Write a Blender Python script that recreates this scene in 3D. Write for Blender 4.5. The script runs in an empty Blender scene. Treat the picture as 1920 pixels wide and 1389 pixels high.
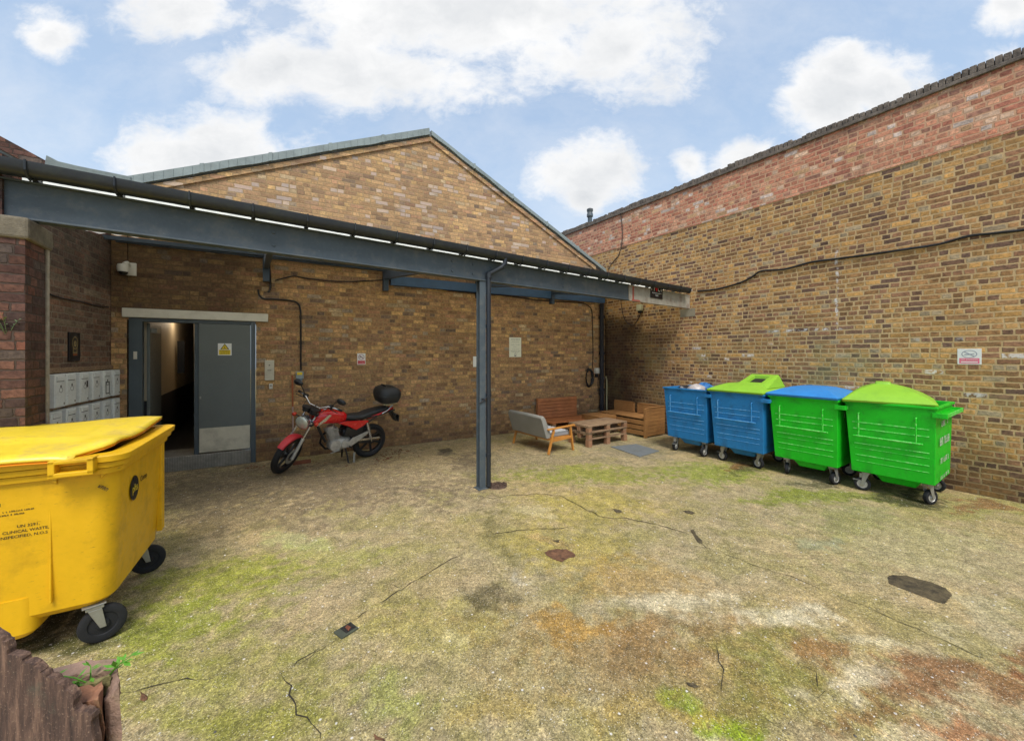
import bpy, math, random
import numpy as np
from mathutils import Matrix, Vector
R = math.radians
random.seed(7)
scene = bpy.context.scene
COL = scene.collection

# ------------------------------------------------------------------ camera
H = 1.9; F = 720.0; CX = 960.0; CY = 665.0
YAW = math.atan2(0.5547, 0.83205); cs, sn = math.cos(YAW), math.sin(YAW)
cam = bpy.data.cameras.new('camera'); camo = bpy.data.objects.new('camera', cam); COL.objects.link(camo)
camo.location = (0, 0, H); camo.rotation_euler = (R(90), 0, -YAW)
cam.sensor_width = 36; cam.lens = 36*F/1920; cam.shift_y = -29.5/1920
cam.clip_start = 0.05; cam.clip_end = 500
scene.camera = camo

# ------------------------------------------------------------------ node helpers
class NT:
    def __init__(s, nt): s.nt = nt
    def new(s, t, **k):
        n = s.nt.nodes.new(t)
        for a, b in k.items(): setattr(n, a, b)
        return n
    def put(s, sock, v):
        if isinstance(v, bpy.types.NodeSocket): s.nt.links.new(v, sock)
        elif v is not None:
            if isinstance(v, (tuple, list)) and len(v) == 3 and sock.type == 'RGBA': v = (*v, 1)
            sock.default_value = v
    def m(s, op, a, b=None, c=None, clamp=False):
        n = s.new('ShaderNodeMath', operation=op, use_clamp=clamp)
        s.put(n.inputs[0], a)
        if b is not None: s.put(n.inputs[1], b)
        if c is not None: s.put(n.inputs[2], c)
        return n.outputs[0]
    def mix(s, f, a, b, mode='MIX'):
        n = s.new('ShaderNodeMix', data_type='RGBA', blend_type=mode, clamp_factor=True)
        s.put(n.inputs[0], f); s.put(n.inputs[6], a); s.put(n.inputs[7], b)
        return n.outputs[2]
    def noise(s, vec, scale, detail=3, rough=.55, dim='3D', out=0):
        n = s.new('ShaderNodeTexNoise', noise_dimensions=dim)
        s.put(n.inputs['Vector'], vec); n.inputs['Scale'].default_value = scale
        n.inputs['Detail'].default_value = detail; n.inputs['Roughness'].default_value = rough
        return n.outputs[out]
    def ramp(s, f, stops, interp='LINEAR'):
        n = s.new('ShaderNodeValToRGB'); cr = n.color_ramp; cr.interpolation = interp
        while len(cr.elements) < len(stops): cr.elements.new(0.5)
        for e, (p, c) in zip(cr.elements, stops): e.position = p; e.color = (*c, 1)
        s.put(n.inputs[0], f); return n.outputs[0]
    def mr(s, v, a, b, c=0, d=1, smooth=False):
        n = s.new('ShaderNodeMapRange'); n.clamp = True
        if smooth: n.interpolation_type = 'SMOOTHSTEP'
        s.put(n.inputs[0], v)
        for i, x in enumerate((a, b, c, d)): s.put(n.inputs[i+1], x)
        return n.outputs[0]
    def comb(s, x, y, z=0):
        n = s.new('ShaderNodeCombineXYZ'); s.put(n.inputs[0], x); s.put(n.inputs[1], y); s.put(n.inputs[2], z)
        return n.outputs[0]
    def sep(s, v):
        n = s.new('ShaderNodeSeparateXYZ'); s.put(n.inputs[0], v); return n.outputs
    def wn(s, v):
        n = s.new('ShaderNodeTexWhiteNoise', noise_dimensions='3D'); s.put(n.inputs['Vector'], v); return n.outputs
    def voro(s, v, scale, feature='F1'):
        n = s.new('ShaderNodeTexVoronoi', feature=feature); s.put(n.inputs['Vector'], v); n.inputs['Scale'].default_value = scale
        return n.outputs
    def bump(s, h, strength=.3, dist=.01, normal=None):
        n = s.new('ShaderNodeBump'); n.inputs['Strength'].default_value = strength; n.inputs['Distance'].default_value = dist
        s.put(n.inputs['Height'], h)
        if normal is not None: s.put(n.inputs['Normal'], normal)
        return n.outputs[0]

def S(r, g, b):
    f = lambda c: (c/255/12.92) if c/255 <= .04045 else ((c/255+.055)/1.055)**2.4
    return (f(r), f(g), f(b))

# ------------------------------------------------------------------ sky
SUN_EL, SUN_AZ = R(56), R(205)       # azimuth measured from +Y, clockwise seen from above
world = bpy.data.worlds.new('World'); scene.world = world; world.use_nodes = True
wt = NT(world.node_tree); world.node_tree.nodes.clear()
sky = wt.new('ShaderNodeTexSky', sky_type='NISHITA'); sky.sun_disc = False
sky.sun_elevation = SUN_EL; sky.sun_rotation = SUN_AZ; sky.air_density = 1.0; sky.dust_density = 1.2; sky.ozone_density = 1.6
WS = 0.13
tc = wt.new('ShaderNodeTexCoord'); D = tc.outputs['Generated']; dx, dy, dz = wt.sep(D)
fwd = wt.m('ADD', wt.m('MULTIPLY', dx, sn), wt.m('MULTIPLY', dy, cs))
rgt = wt.m('SUBTRACT', wt.m('MULTIPLY', dx, cs), wt.m('MULTIPLY', dy, sn))
fw = wt.m('MAXIMUM', fwd, 0.05)
ga = wt.m('DIVIDE', rgt, fw); gb = wt.m('DIVIDE', dz, fw)
wv = wt.noise(wt.comb(ga, gb, .3), 5, 3, .6, out=1); wvx, wvy, _w = wt.sep(wv)
vec = wt.comb(wt.m('ADD', ga, wt.m('MULTIPLY', wvx, .10)), wt.m('ADD', wt.m('MULTIPLY', gb, 1.5), wt.m('MULTIPLY', wvy, .10)), wt.m('MULTIPLY', fwd, .2))
n1 = wt.noise(vec, 4.5, 10, .62); n2 = wt.noise(vec, 17, 8, .65)
clouds = [(900, 20, 600, 190), (1170, 90, 200, 150), (520, 130, 220, 110), (720, 140, 320, 110), (330, 20, 170, 100), (95, 68, 85, 80),
          (400, 300, 250, 130), (1097, 320, 170, 105), (1090, 370, 90, 60), (1560, 190, 150, 130), (1660, 165, 150, 115), (1590, 130, 120, 80), (1410, 300, 110, 70), (1900, 118, 90, 50),
          (1290, 305, 50, 50), (1900, 10, 90, 80)]
field = None
for (px, py, rx, ry) in clouds:
    a0, b0 = (px-CX)/F, (CY-py)/F
    qx = wt.m('DIVIDE', wt.m('SUBTRACT', ga, a0), rx/F); qy = wt.m('DIVIDE', wt.m('SUBTRACT', gb, b0), ry/F)
    q = wt.m('SUBTRACT', 1.0, wt.m('SQRT', wt.m('ADD', wt.m('MULTIPLY', qx, qx), wt.m('MULTIPLY', qy, qy))))
    q = wt.m('MULTIPLY', q, min(1.0, .62+.003*min(rx, ry)))
    field = q if field is None else wt.m('MAXIMUM', field, q)
behind = wt.m('MULTIPLY', wt.m('SUBTRACT', wt.noise(D, 2.2, 6, .6), .5), 1.6)
field = wt.m('MAXIMUM', field, -0.6)
isf = wt.mr(fwd, .1, .3)
field = wt.m('ADD', wt.m('MULTIPLY', field, isf), wt.m('MULTIPLY', behind, wt.m('SUBTRACT', 1.0, isf)))
fld = wt.m('ADD', field, wt.m('ADD', wt.m('MULTIPLY', wt.m('SUBTRACT', n1, .5), 1.5), wt.m('MULTIPLY', wt.m('SUBTRACT', n2, .5), .45)))
mask = wt.mr(fld, .12, .64, 0, 1, True)
wisp = wt.mr(wt.noise(vec, 1.7, 9, .66), .44, .74, 0, .38)
mask = wt.m('MAXIMUM', mask, wisp)
shade = wt.m('ADD', wt.mr(fld, .35, 1.0, .0, .75), wt.m('MULTIPLY', wt.m('SUBTRACT', wt.noise(vec, 3.1, 6, .6), .52), 2.0), clamp=True)
WHT = .47/WS
ccol = wt.mix(shade, (1.0*WHT, 1.0*WHT, 1.0*WHT), (.72*WHT, .745*WHT, .775*WHT))
hz = wt.mr(dz, 0.0, .60, .85, .55)
skyc = wt.mix(hz, sky.outputs[0], (.53*WHT, .66*WHT, .80*WHT))
final = wt.mix(mask, skyc, ccol)
bg = wt.new('ShaderNodeBackground'); wt.put(bg.inputs[0], final); bg.inputs[1].default_value = WS
wo = wt.new('ShaderNodeOutputWorld'); wt.nt.links.new(bg.outputs[0], wo.inputs[0])

# ------------------------------------------------------------------ sun
sl = bpy.data.lights.new('sun', 'SUN'); sl.energy = 1.5; sl.angle = R(22); sl.color = (1, .95, .88)
so = bpy.data.objects.new('sun', sl); COL.objects.link(so)
sd = Vector((math.sin(SUN_AZ)*math.cos(SUN_EL), math.cos(SUN_AZ)*math.cos(SUN_EL), math.sin(SUN_EL)))
so.rotation_euler = sd.to_track_quat('Z', 'Y').to_euler(); so.location = (0, 0, 12)
scene.view_settings.view_transform = 'Standard'; scene.view_settings.look = 'None'
scene.view_settings.exposure = 1.1; scene.view_settings.gamma = 1
scene.render.engine = 'CYCLES'; scene.cycles.max_bounces = 6

# ------------------------------------------------------------------ measuring helpers (a pixel of the survey photo -> a point on a real surface)
def ray(px, py):
    X = (px-CX)/F; return Vector((cs*X+sn, -sn*X+cs, (CY-py)/F))
def depth_pt(px, py, Z): return Vector((0, 0, H)) + ray(px, py)*Z
def ground(px, py): d = ray(px, py); return Vector((0, 0, H)) + d*(-H/d.z)
BK = lambda u: 8.2-.085*u            # line of the rear wall
BM = lambda u: 4.658+.042*u          # line of the canopy beam
def back(px, py, off=0.0):
    d = ray(px, py); t = (8.2-off)/(d.y+.085*d.x); return Vector((0, 0, H)) + d*t
RW = 8.15
def right(px, py, off=0.0): d = ray(px, py); return Vector((0, 0, H)) + d*((RW-off)/d.x)
LW0, LW1 = Vector((-1.865, 8.36)), Vector((-2.27, 4.80))
ln = Vector(((LW1-LW0).y, -(LW1-LW0).x)).normalized()
if ln.x < 0: ln = -ln
def left(px, py, off=0.0):
    d = ray(px, py); p = LW0+ln*off; t = (p.x*ln.x+p.y*ln.y)/(d.x*ln.x+d.y*ln.y); return Vector((0, 0, H)) + d*t
BANG = math.atan(-.085)              # heading of the rear wall
LANG = math.atan2(ln.y, ln.x)

# ------------------------------------------------------------------ mesh builder
class MB:
    def __init__(s): s.v = []; s.f = []; s.mi = []; s.cur = 0
    def add(s, vs, fs):
        o = len(s.v); s.v += [tuple(x) for x in vs]
        for f in fs: s.f.append(tuple(o+i for i in f)); s.mi.append(s.cur)
        return s
    def box(s, x0, x1, y0, y1, z0, z1):
        return s.add([(x0,y0,z0),(x1,y0,z0),(x1,y1,z0),(x0,y1,z0),(x0,y0,z1),(x1,y0,z1),(x1,y1,z1),(x0,y1,z1)],
                     [(0,3,2,1),(4,5,6,7),(0,1,5,4),(1,2,6,5),(2,3,7,6),(3,0,4,7)])
    def hexa(s, b, t): return s.add(list(b)+list(t), [(0,3,2,1),(4,5,6,7),(0,1,5,4),(1,2,6,5),(2,3,7,6),(3,0,4,7)])
    def bar(s, p, q, w, h, up=(0, 0, 1)):
        p, q = Vector(p), Vector(q); d = (q-p).normalized(); a = d.cross(Vector(up))
        if a.length < 1e-4: a = d.cross(Vector((1, 0, 0)))
        a.normalize(); b = a.cross(d).normalized(); a *= w/2; b *= h/2
        return s.hexa([p-a-b, p+a-b, p+a+b, p-a+b], [q-a-b, q+a-b, q+a+b, q-a+b])
    def prism(s, poly, ext):
        n = len(poly); e = Vector(ext); a = [Vector(p) for p in poly]; b = [p+e for p in a]
        return s.add(a+b, [tuple(range(n))[::-1], tuple(range(n, 2*n))]+[(i, (i+1) % n, n+(i+1) % n, n+i) for i in range(n)])
    def tube(s, pts, r, seg=8, caps=True):
        pts = [Vector(p) for p in pts]; n = len(pts); rs = r if isinstance(r, (list, tuple)) else [r]*n
        vs = []; ref = None
        for i, p in enumerate(pts):
            d = (pts[min(i+1, n-1)]-pts[max(i-1, 0)]).normalized()
            if ref is None: ref = d.orthogonal().normalized()
            ref = (ref-d*ref.dot(d)).normalized(); b = d.cross(ref)
            for k in range(seg):
                a = 2*math.pi*k/seg; vs.append(p+(ref*math.cos(a)+b*math.sin(a))*rs[i])
        fs = [(i*seg+k, i*seg+(k+1) % seg, (i+1)*seg+(k+1) % seg, (i+1)*seg+k) for i in range(n-1) for k in range(seg)]
        if caps: fs += [tuple(range(seg))[::-1], tuple((n-1)*seg+k for k in range(seg))]
        return s.add(vs, fs)
    def lathe(s, prof, c=(0, 0, 0), axis='Z', seg=24, closed=False):
        vs = []; c = Vector(c)
        for (r, h) in prof:
            for k in range(seg):
                a = 2*math.pi*k/seg; x, y = r*math.cos(a), r*math.sin(a)
                vs.append(c+Vector({'Z': (x, y, h), 'Y': (x, h, y), 'X': (h, x, y)}[axis]))
        n = len(prof); rng = n if closed else n-1
        fs = [(i*seg+k, i*seg+(k+1) % seg, ((i+1) % n)*seg+(k+1) % seg, ((i+1) % n)*seg+k) for i in range(rng) for k in range(seg)]
        if not closed: fs += [tuple(range(seg))[::-1], tuple((n-1)*seg+k for k in range(seg))]
        return s.add(vs, fs)
    def loft(s, loops, cap0=True, cap1=True):
        n = len(loops[0]); vs = [p for l in loops for p in l]
        fs = [(i*n+k, i*n+(k+1) % n, (i+1)*n+(k+1) % n, (i+1)*n+k) for i in range(len(loops)-1) for k in range(n)]
        if cap0: fs.append(tuple(range(n))[::-1])
        if cap1: fs.append(tuple((len(loops)-1)*n+k for k in range(n)))
        return s.add(vs, fs)
    def sections(s, secs, seg=20, ex=2.6):
        """cross-sections across X: (x, zc, hy, hz)"""
        L = []
        for (x, zc, hy, hz) in secs:
            l = []
            for k in range(seg):
                a = 2*math.pi*k/seg; c_, s_ = math.cos(a), math.sin(a)
                l.append(Vector((x, hy*math.copysign(abs(c_)**(2/ex), c_), zc+hz*math.copysign(abs(s_)**(2/ex), s_))))
            L.append(l)
        return s.loft(L)
    def xf(s, M): s.v = [tuple(M @ Vector(p)) for p in s.v]; return s
    def build(s, name, mat, parent=None, bevel=0, smooth=False, uv=None, sub=0):
        me = bpy.data.meshes.new(name); me.from_pydata(s.v, [], s.f); me.update()
        mats = mat if isinstance(mat, (list, tuple)) else [mat]
        for m_ in mats: me.materials.append(m_)
        if len(mats) > 1: me.polygons.foreach_set('material_index', s.mi)
        import bmesh
        bm = bmesh.new(); bm.from_mesh(me); bmesh.ops.recalc_face_normals(bm, faces=bm.faces); bm.to_mesh(me); bm.free()
        if uv:
            l = me.uv_layers.new(name='UVMap')
            for p in me.polygons:
                for li in p.loop_indices: l.data[li].uv = uv(me.vertices[me.loops[li].vertex_index].co, p.normal)
        if smooth:
            for p in me.polygons: p.use_smooth = True
            me.set_sharp_from_angle(angle=R(smooth if smooth is not True else 40))
        o = bpy.data.objects.new(name, me); COL.objects.link(o); o.parent = parent
        if sub:
            m_ = o.modifiers.new('sub', 'SUBSURF'); m_.levels = m_.render_levels = sub
        if bevel:
            m_ = o.modifiers.new('bevel', 'BEVEL'); m_.width = bevel; m_.segments = 2; m_.limit_method = 'ANGLE'; m_.angle_limit = R(35)
        return o
def rrect(cx, cy, hx, hy, z, r, n=5):
    out = []
    for qx, qy, a0 in ((1, 1, 0), (-1, 1, 90), (-1, -1, 180), (1, -1, 270)):
        for k in range(n+1):
            a = R(a0+90*k/n); out.append(Vector((cx+qx*(hx-r)+r*math.cos(a), cy+qy*(hy-r)+r*math.sin(a), z)))
    return out
def thing(name, loc, label, cat, rz=0, group=None):
    o = bpy.data.objects.new(name, None); COL.objects.link(o); o.empty_display_size = .1
    o.location = loc; o.rotation_euler = (0, 0, rz); return tag(o, label, cat, group)
def tag(o, label, cat, group=None):
    o['label'] = label; o['category'] = cat
    if group: o['group'] = group
    return o
def struct(o, kind='structure'): o['kind'] = kind; return o
def text_mesh(mb, txt, size, M, depth=.002):
    cu = bpy.data.curves.new('t', 'FONT'); cu.body = txt; cu.size = size; cu.align_x = 'CENTER'; cu.align_y = 'CENTER'; cu.extrude = depth/2
    cu.resolution_u = 2
    ob = bpy.data.objects.new('t', cu); COL.objects.link(ob); bpy.context.view_layer.update()
    me = bpy.data.meshes.new_from_object(ob.evaluated_get(bpy.context.evaluated_depsgraph_get()))
    mb.add([M @ v.co for v in me.vertices], [tuple(p.vertices) for p in me.polygons])
    bpy.data.objects.remove(ob); bpy.data.curves.remove(cu); bpy.data.meshes.remove(me)
def words(mb, M, w, h, n, seed):
    """a worn line of lettering too small to read: strokes of letter size"""
    rr = random.Random(seed); x = -w/2; cw = w/n
    for i in range(n):
        if rr.random() < .14: x += cw; continue
        a = rr.random(); t = cw*.22
        P = lambda x0, x1, y0, y1: mb.add([M @ Vector((x0, y0, 0)), M @ Vector((x1, y0, 0)), M @ Vector((x1, y1, 0)), M @ Vector((x0, y1, 0))], [(0, 1, 2, 3)])
        P(x, x+t, -h/2, h/2)
        if a < .7: P(x+cw*.55, x+cw*.55+t, -h/2, h/2)
        P(x+t, x+cw*.55, h*.28, h/2) if a < .5 else P(x+t, x+cw*.7, -h/2, -h*.28)
        if a > .3: P(x+t, x+cw*.5, -h*.1, h*.1)
        x += cw
def frame_on(origin, ang, z=None):
    """plane whose local x runs along heading ang, local y is up, local z is the outward normal (ang-90deg)"""
    c_, s_ = math.cos(ang), math.sin(ang)
    return Matrix(((c_, 0, s_, origin[0]), (s_, 0, -c_, origin[1]), (0, 1, 0, origin[2]), (0, 0, 0, 1)))

# ------------------------------------------------------------------ materials
def newmat(name):
    m = bpy.data.materials.new(name); m.use_nodes = True; m.node_tree.nodes.clear(); t = NT(m.node_tree)
    b = t.new('ShaderNodeBsdfPrincipled'); o = t.new('ShaderNodeOutputMaterial'); t.nt.links.new(b.outputs[0], o.inputs[0])
    return m, t, b
def worn(name, c, c2):
    m, t, b = newmat(name); co = t.new('ShaderNodeTexCoord').outputs['Object']; n = t.noise(co, 22, 5, .7)
    t.put(b.inputs['Base Color'], t.mix(t.mr(n, .42, .62, .0, .55), (*c, 1), (*c2, 1))); b.inputs['Roughness'].default_value = .5; return m
def P(name, col, rough=.6, metal=0, var=.15, scale=6, dirt=None, damt=.35, dscale=3, bump=0, bscale=60, spec=.5, coat=0, grime=None):
    m, t, b = newmat(name); co = t.new('ShaderNodeTexCoord').outputs['Object']
    n = t.noise(co, scale, 4, .6); c = t.mix(1, (*col, 1), t.ramp(n, [(.25, (1-var,)*3), (.75, (1+var,)*3)]), 'MULTIPLY')
    n3 = t.noise(co, scale*9, 3, .6); c = t.mix(1, c, t.ramp(n3, [(.3, (1-var*.4,)*3), (.7, (1+var*.4,)*3)]), 'MULTIPLY')
    if dirt:
        d = t.mr(t.noise(co, dscale, 7, .68), .50, .72); d = t.m('MULTIPLY', d, damt); c = t.mix(d, c, (*dirt, 1))
    if grime:   # scratches and scuffs: stretched fine noise
        mp = t.new('ShaderNodeMapping'); t.put(mp.inputs[0], co); mp.inputs['Scale'].default_value = (9, 9, 40)
        g = t.mr(t.noise(mp.outputs[0], 2.2, 5, .7), .62, .72); c = t.mix(t.m('MULTIPLY', g, .6), c, (*grime, 1))
    t.put(b.inputs['Base Color'], c); b.inputs['Metallic'].default_value = metal
    t.put(b.inputs['Roughness'], t.mr(n3, .2, .8, max(rough-.1, .02), min(rough+.12, 1)))
    b.inputs['Specular IOR Level'].default_value = spec; b.inputs['Coat Weight'].default_value = coat; b.inputs['Coat Roughness'].default_value = .15
    if bump: t.put(b.inputs['Normal'], t.bump(t.noise(co, bscale, 4, .6), bump, .01))
    return m

def brick(name, pal, mortar, h=.079, L=.235, joint=.010, seed=0, dirt=(.03, .025, .02), damt=.5, dscale=.7, extra=None, jitter=.35, bumpS=.7, soft=.004, warp=.010, stretcher=False, blend=.25, split=.66, mdark=.72):
    m, t, b = newmat(name); uv = t.new('ShaderNodeUVMap').outputs[0]; u, v, _ = t.sep(uv)
    w1 = t.noise(uv, 2.3, 2, .5, out=1); wx, wy, _ = t.sep(w1)
    w2 = t.noise(uv, 16, 2, .5, out=1); w2x, w2y, _ = t.sep(w2)
    u2 = t.m('ADD', u, t.m('ADD', t.m('MULTIPLY', t.m('SUBTRACT', wx, .5), .03), t.m('MULTIPLY', t.m('SUBTRACT', w2x, .5), warp)))
    v2 = t.m('ADD', v, t.m('ADD', t.m('MULTIPLY', t.m('SUBTRACT', wy, .5), .02), t.m('MULTIPLY', t.m('SUBTRACT', w2y, .5), warp)))
    tr = t.m('DIVIDE', v2, h); row = t.m('FLOOR', tr); ty = t.m('MULTIPLY', t.m('FRACT', tr), h)
    rj = t.wn(t.comb(row, seed+3.3, 0))[0]
    ln_ = t.m('MULTIPLY', t.m('SUBTRACT', t.noise(t.comb(t.m('MULTIPLY', u, 1.6), row, seed), 1.0, 1, .5), .5), .16)
    so_ = t.m('ADD', t.m('DIVIDE', t.m('ADD', u2, ln_), L), t.m('ADD', t.m('MULTIPLY', t.m('MODULO', t.m('ABSOLUTE', row), 2), .5), t.m('MULTIPLY', rj, .42)))
    k = t.m('FLOOR', so_); f = t.m('FRACT', so_)
    sp = t.m('GREATER_THAN', t.wn(t.comb(k, row, seed+5.5))[0], split); h2 = t.m('FLOOR', t.m('MULTIPLY', f, 2))
    isH = t.m('MULTIPLY', sp, h2)
    w = t.m('MULTIPLY', t.m('SUBTRACT', 1.0, t.m('MULTIPLY', sp, .5)), L); x = t.m('SUBTRACT', t.m('MULTIPLY', f, L), t.m('MULTIPLY', isH, L/2))
    dX = t.m('MINIMUM', x, t.m('SUBTRACT', w, x)); dY = t.m('MINIMUM', ty, t.m('SUBTRACT', h, ty))
    nz = t.noise(uv, 55, 3, .6)
    d = t.m('ADD', t.m('MINIMUM', dX, dY), t.m('ADD', t.m('MULTIPLY', t.m('SUBTRACT', nz, .5), .014), t.m('MULTIPLY', t.m('SUBTRACT', t.noise(uv, 18, 2, .5), .5), .014)))
    mk = t.mr(d, joint/2, joint/2+soft)
    idv = t.comb(t.m('ADD', k, t.m('MULTIPLY', isH, .5)), row, seed)
    r1 = t.wn(idv); r2 = t.wn(t.comb(t.m('ADD', k, t.m('MULTIPLY', isH, .37)), row, seed+9.1))
    tw = sum(p[1] for p in pal); av = [sum(c[i]*w_ for c, w_ in pal)/tw for i in range(3)]; pal = [(tuple(c[i]*(1-blend)+av[i]*blend for i in range(3)), w_) for c, w_ in pal]
    n = len(pal); tot = sum(p[1] for p in pal); acc = 0; st = []
    for c, wgt in pal: st.append((acc/tot, c)); acc += wgt
    bc = t.ramp(r1[0], st, 'CONSTANT')
    bri = t.mr(r2[0], 0, 1, 1-jitter, 1+jitter); bc = t.mix(1, bc, t.comb(bri, bri, bri), 'MULTIPLY')
    t.rb = t.sep(t.wn(t.comb(t.m('ADD', k, t.m('MULTIPLY', isH, .21)), row, seed+20.5))[1]); t.mk = mk
    g = t.noise(uv, 24, 6, .72); bc = t.mix(1, bc, t.ramp(g, [(.28, (.42, .42, .44)), (.5, (1, 1, 1)), (.72, (1.55, 1.5, 1.42))]), 'MULTIPLY')
    g2 = t.noise(uv, 7, 4, .6); bc = t.mix(1, bc, t.ramp(g2, [(.3, (.78, .78, .8)), (.7, (1.22, 1.2, 1.16))]), 'MULTIPLY')
    mc = t.mix(t.mr(t.noise(uv, 6, 4, .7), .35, .7), (*mortar, 1), (*[c*mdark for c in mortar], 1))
    col = t.mix(mk, mc, bc)
    dm = t.mr(t.noise(uv, dscale, 7, .62), .42, .75, 0, damt); col = t.mix(dm, col, t.mix(.75, col, (*dirt, 1)))
    if extra: col = extra(t, uv, u, v, col)
    t.put(b.inputs['Base Color'], col); b.inputs['Roughness'].default_value = .92; b.inputs['Specular IOR Level'].default_value = .2
    hgt = t.m('ADD', mk, t.m('ADD', t.m('MULTIPLY', g, .5), t.m('MULTIPLY', r2[0], .35)))
    t.put(b.inputs['Normal'], t.bump(hgt, bumpS, .008)); return m
def stain(t, uv, col, mask_, c, amt):
    n = t.noise(uv, 2.5, 7, .7); mm = t.mr(t.m('ADD', mask_, t.m('MULTIPLY', t.m('SUBTRACT', n, .5), .9)), .35, .85)
    return t.mix(t.m('MULTIPLY', mm, amt), col, t.mix(.8, col, (*c, 1)))
STOCK = [(S(184,148,104), 5), (S(166,130,92), 5), (S(150,117,88), 4), (S(198,161,106), 2.6), (S(130,104,86), 2.2), (S(172,127,98), 1.8), (S(100,90,86), 1.0), (S(150,142,128), .8), (S(186,168,134), .6)]
def ex_back(t, uv, u, v, col):
    # soot-dark foot courses, a sooty right-hand corner, weather-bleached gable above the canopy
    col = stain(t, uv, col, t.mr(v, 0.0, 1.3, .95, 0), S(66, 48, 38), .62)
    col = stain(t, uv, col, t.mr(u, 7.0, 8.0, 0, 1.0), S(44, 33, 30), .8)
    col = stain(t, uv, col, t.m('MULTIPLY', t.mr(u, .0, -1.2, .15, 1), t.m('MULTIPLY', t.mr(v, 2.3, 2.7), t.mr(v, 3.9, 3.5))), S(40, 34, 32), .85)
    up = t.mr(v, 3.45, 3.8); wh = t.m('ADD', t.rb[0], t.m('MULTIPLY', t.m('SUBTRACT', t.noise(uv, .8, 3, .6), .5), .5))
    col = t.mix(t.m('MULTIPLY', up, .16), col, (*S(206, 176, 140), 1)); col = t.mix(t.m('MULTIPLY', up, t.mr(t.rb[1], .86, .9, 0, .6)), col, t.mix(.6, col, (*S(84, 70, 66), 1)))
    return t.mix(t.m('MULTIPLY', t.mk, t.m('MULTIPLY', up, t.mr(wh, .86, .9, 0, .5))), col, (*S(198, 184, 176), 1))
m_back = brick('yellow_brown_stock_brick', STOCK, S(166,140,102), seed=1, h=.080, extra=ex_back, damt=.3, jitter=.2, blend=.3)
RSTOCK = [(S(188,148,94), 5), (S(170,129,86), 4), (S(204,158,94), 3), (S(150,116,82), 3), (S(112,86,78), 2.8), (S(84,68,72), 1.3), (S(148,108,86), 2.4), (S(170,158,132), 1.4), (S(130,98,68), 2)]
def ex_right(t, uv, u, v, col):
    # u is the distance along the wall (0 beside the camera, 8 in the far corner)
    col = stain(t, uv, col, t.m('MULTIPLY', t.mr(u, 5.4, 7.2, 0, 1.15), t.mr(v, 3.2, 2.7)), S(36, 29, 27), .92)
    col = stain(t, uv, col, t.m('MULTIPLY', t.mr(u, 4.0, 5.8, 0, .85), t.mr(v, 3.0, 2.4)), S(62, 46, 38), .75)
    col = stain(t, uv, col, t.mr(v, 0.0, 1.3, 1.0, 0), S(58, 48, 34), .72)
    col = stain(t, uv, col, t.mr(v, 4.9, 4.4, 0, .0), S(60, 50, 40), .5)
    g = t.m('MULTIPLY', t.mr(t.noise(uv, .9, 6, .65), .5, .68), t.m('MULTIPLY', t.mr(v, 2.6, 1.9), t.mr(v, .6, 1.2)))
    col = t.mix(t.m('MULTIPLY', g, .45), col, (*S(140, 140, 92), 1))
    w = t.rb[0]
    wm = t.m('MULTIPLY', t.mr(w, .955, .965), t.m('MULTIPLY', t.mk, t.m('MULTIPLY', t.mr(v, 2.2, 2.0), t.m('MULTIPLY', t.mr(v, 1.0, 1.2), t.mr(u, 5.6, 5.0)))))
    wm = t.m('MULTIPLY', wm, t.mr(t.noise(uv, 14, 4, .7), .42, .55))
    # vertical and horizontal splashes of old white paint
    n_ = t.noise(uv, 9, 5, .7); du = t.m('ABSOLUTE', t.m('SUBTRACT', t.m('ADD', u, t.m('MULTIPLY', t.noise(uv, 3, 3, .6), .10)), 2.40))
    ln1 = t.m('MULTIPLY', t.mr(du, .03, .012), t.m('MULTIPLY', t.mr(v, 2.3, 2.4), t.mr(v, 3.75, 3.6))); dv = t.m('ABSOLUTE', t.m('SUBTRACT', t.m('ADD', v, t.m('MULTIPLY', t.m('SUBTRACT', u, 2.3), -.0)), 2.34))
    ln2 = t.m('MULTIPLY', t.mr(dv, .03, .015), t.m('MULTIPLY', t.mr(u, 2.2, 2.3), t.mr(u, 3.6, 3.3))); ln_ = t.m('MULTIPLY', t.m('MAXIMUM', ln1, ln2), t.mr(n_, .48, .58)); wm = t.m('MAXIMUM', wm, ln_)
    mot = t.mr(t.noise(uv, 1.3, 7, .7), .46, .70, 0, .4); col = t.mix(mot, col, t.mix(1, col, (.62, .56, .52, 1), 'MULTIPLY'))
    return t.mix(t.m('MULTIPLY', wm, .8), col, (*S(225, 220, 215), 1))
m_right = brick('mustard_and_purple_stock_brick', RSTOCK, S(208,178,132), seed=2, h=.077, L=.215, joint=.016, extra=ex_right, damt=.2, jitter=.24, blend=.3, split=.45, mdark=.72)
REDB = [(S(188,124,98), 5), (S(200,140,112), 4), (S(170,106,88), 3), (S(208,156,126), 2.5), (S(152,112,96), 1.5), (S(214,186,160), 1.8), (S(206,196,186), 1.2), (S(190,158,116), 1)]
def ex_red(t, uv, u, v, col):
    col = stain(t, uv, col, t.mr(v, 5.35, 5.75, 0, .8), S(60, 50, 48), .8)
    mp = t.new('ShaderNodeMapping'); t.put(mp.inputs[0], uv); mp.inputs['Scale'].default_value = (3.2, .5, 1)
    s = t.mr(t.noise(mp.outputs[0], 1, 6, .7), .56, .75); return t.mix(t.m('MULTIPLY', s, .55), col, (*S(84, 66, 62), 1))
m_red = brick('weathered_red_brick', REDB, S(208,166,134), seed=3, h=.079, L=.225, joint=.016, extra=ex_red, damt=.12, jitter=.2, split=.5, mdark=.8)
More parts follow.
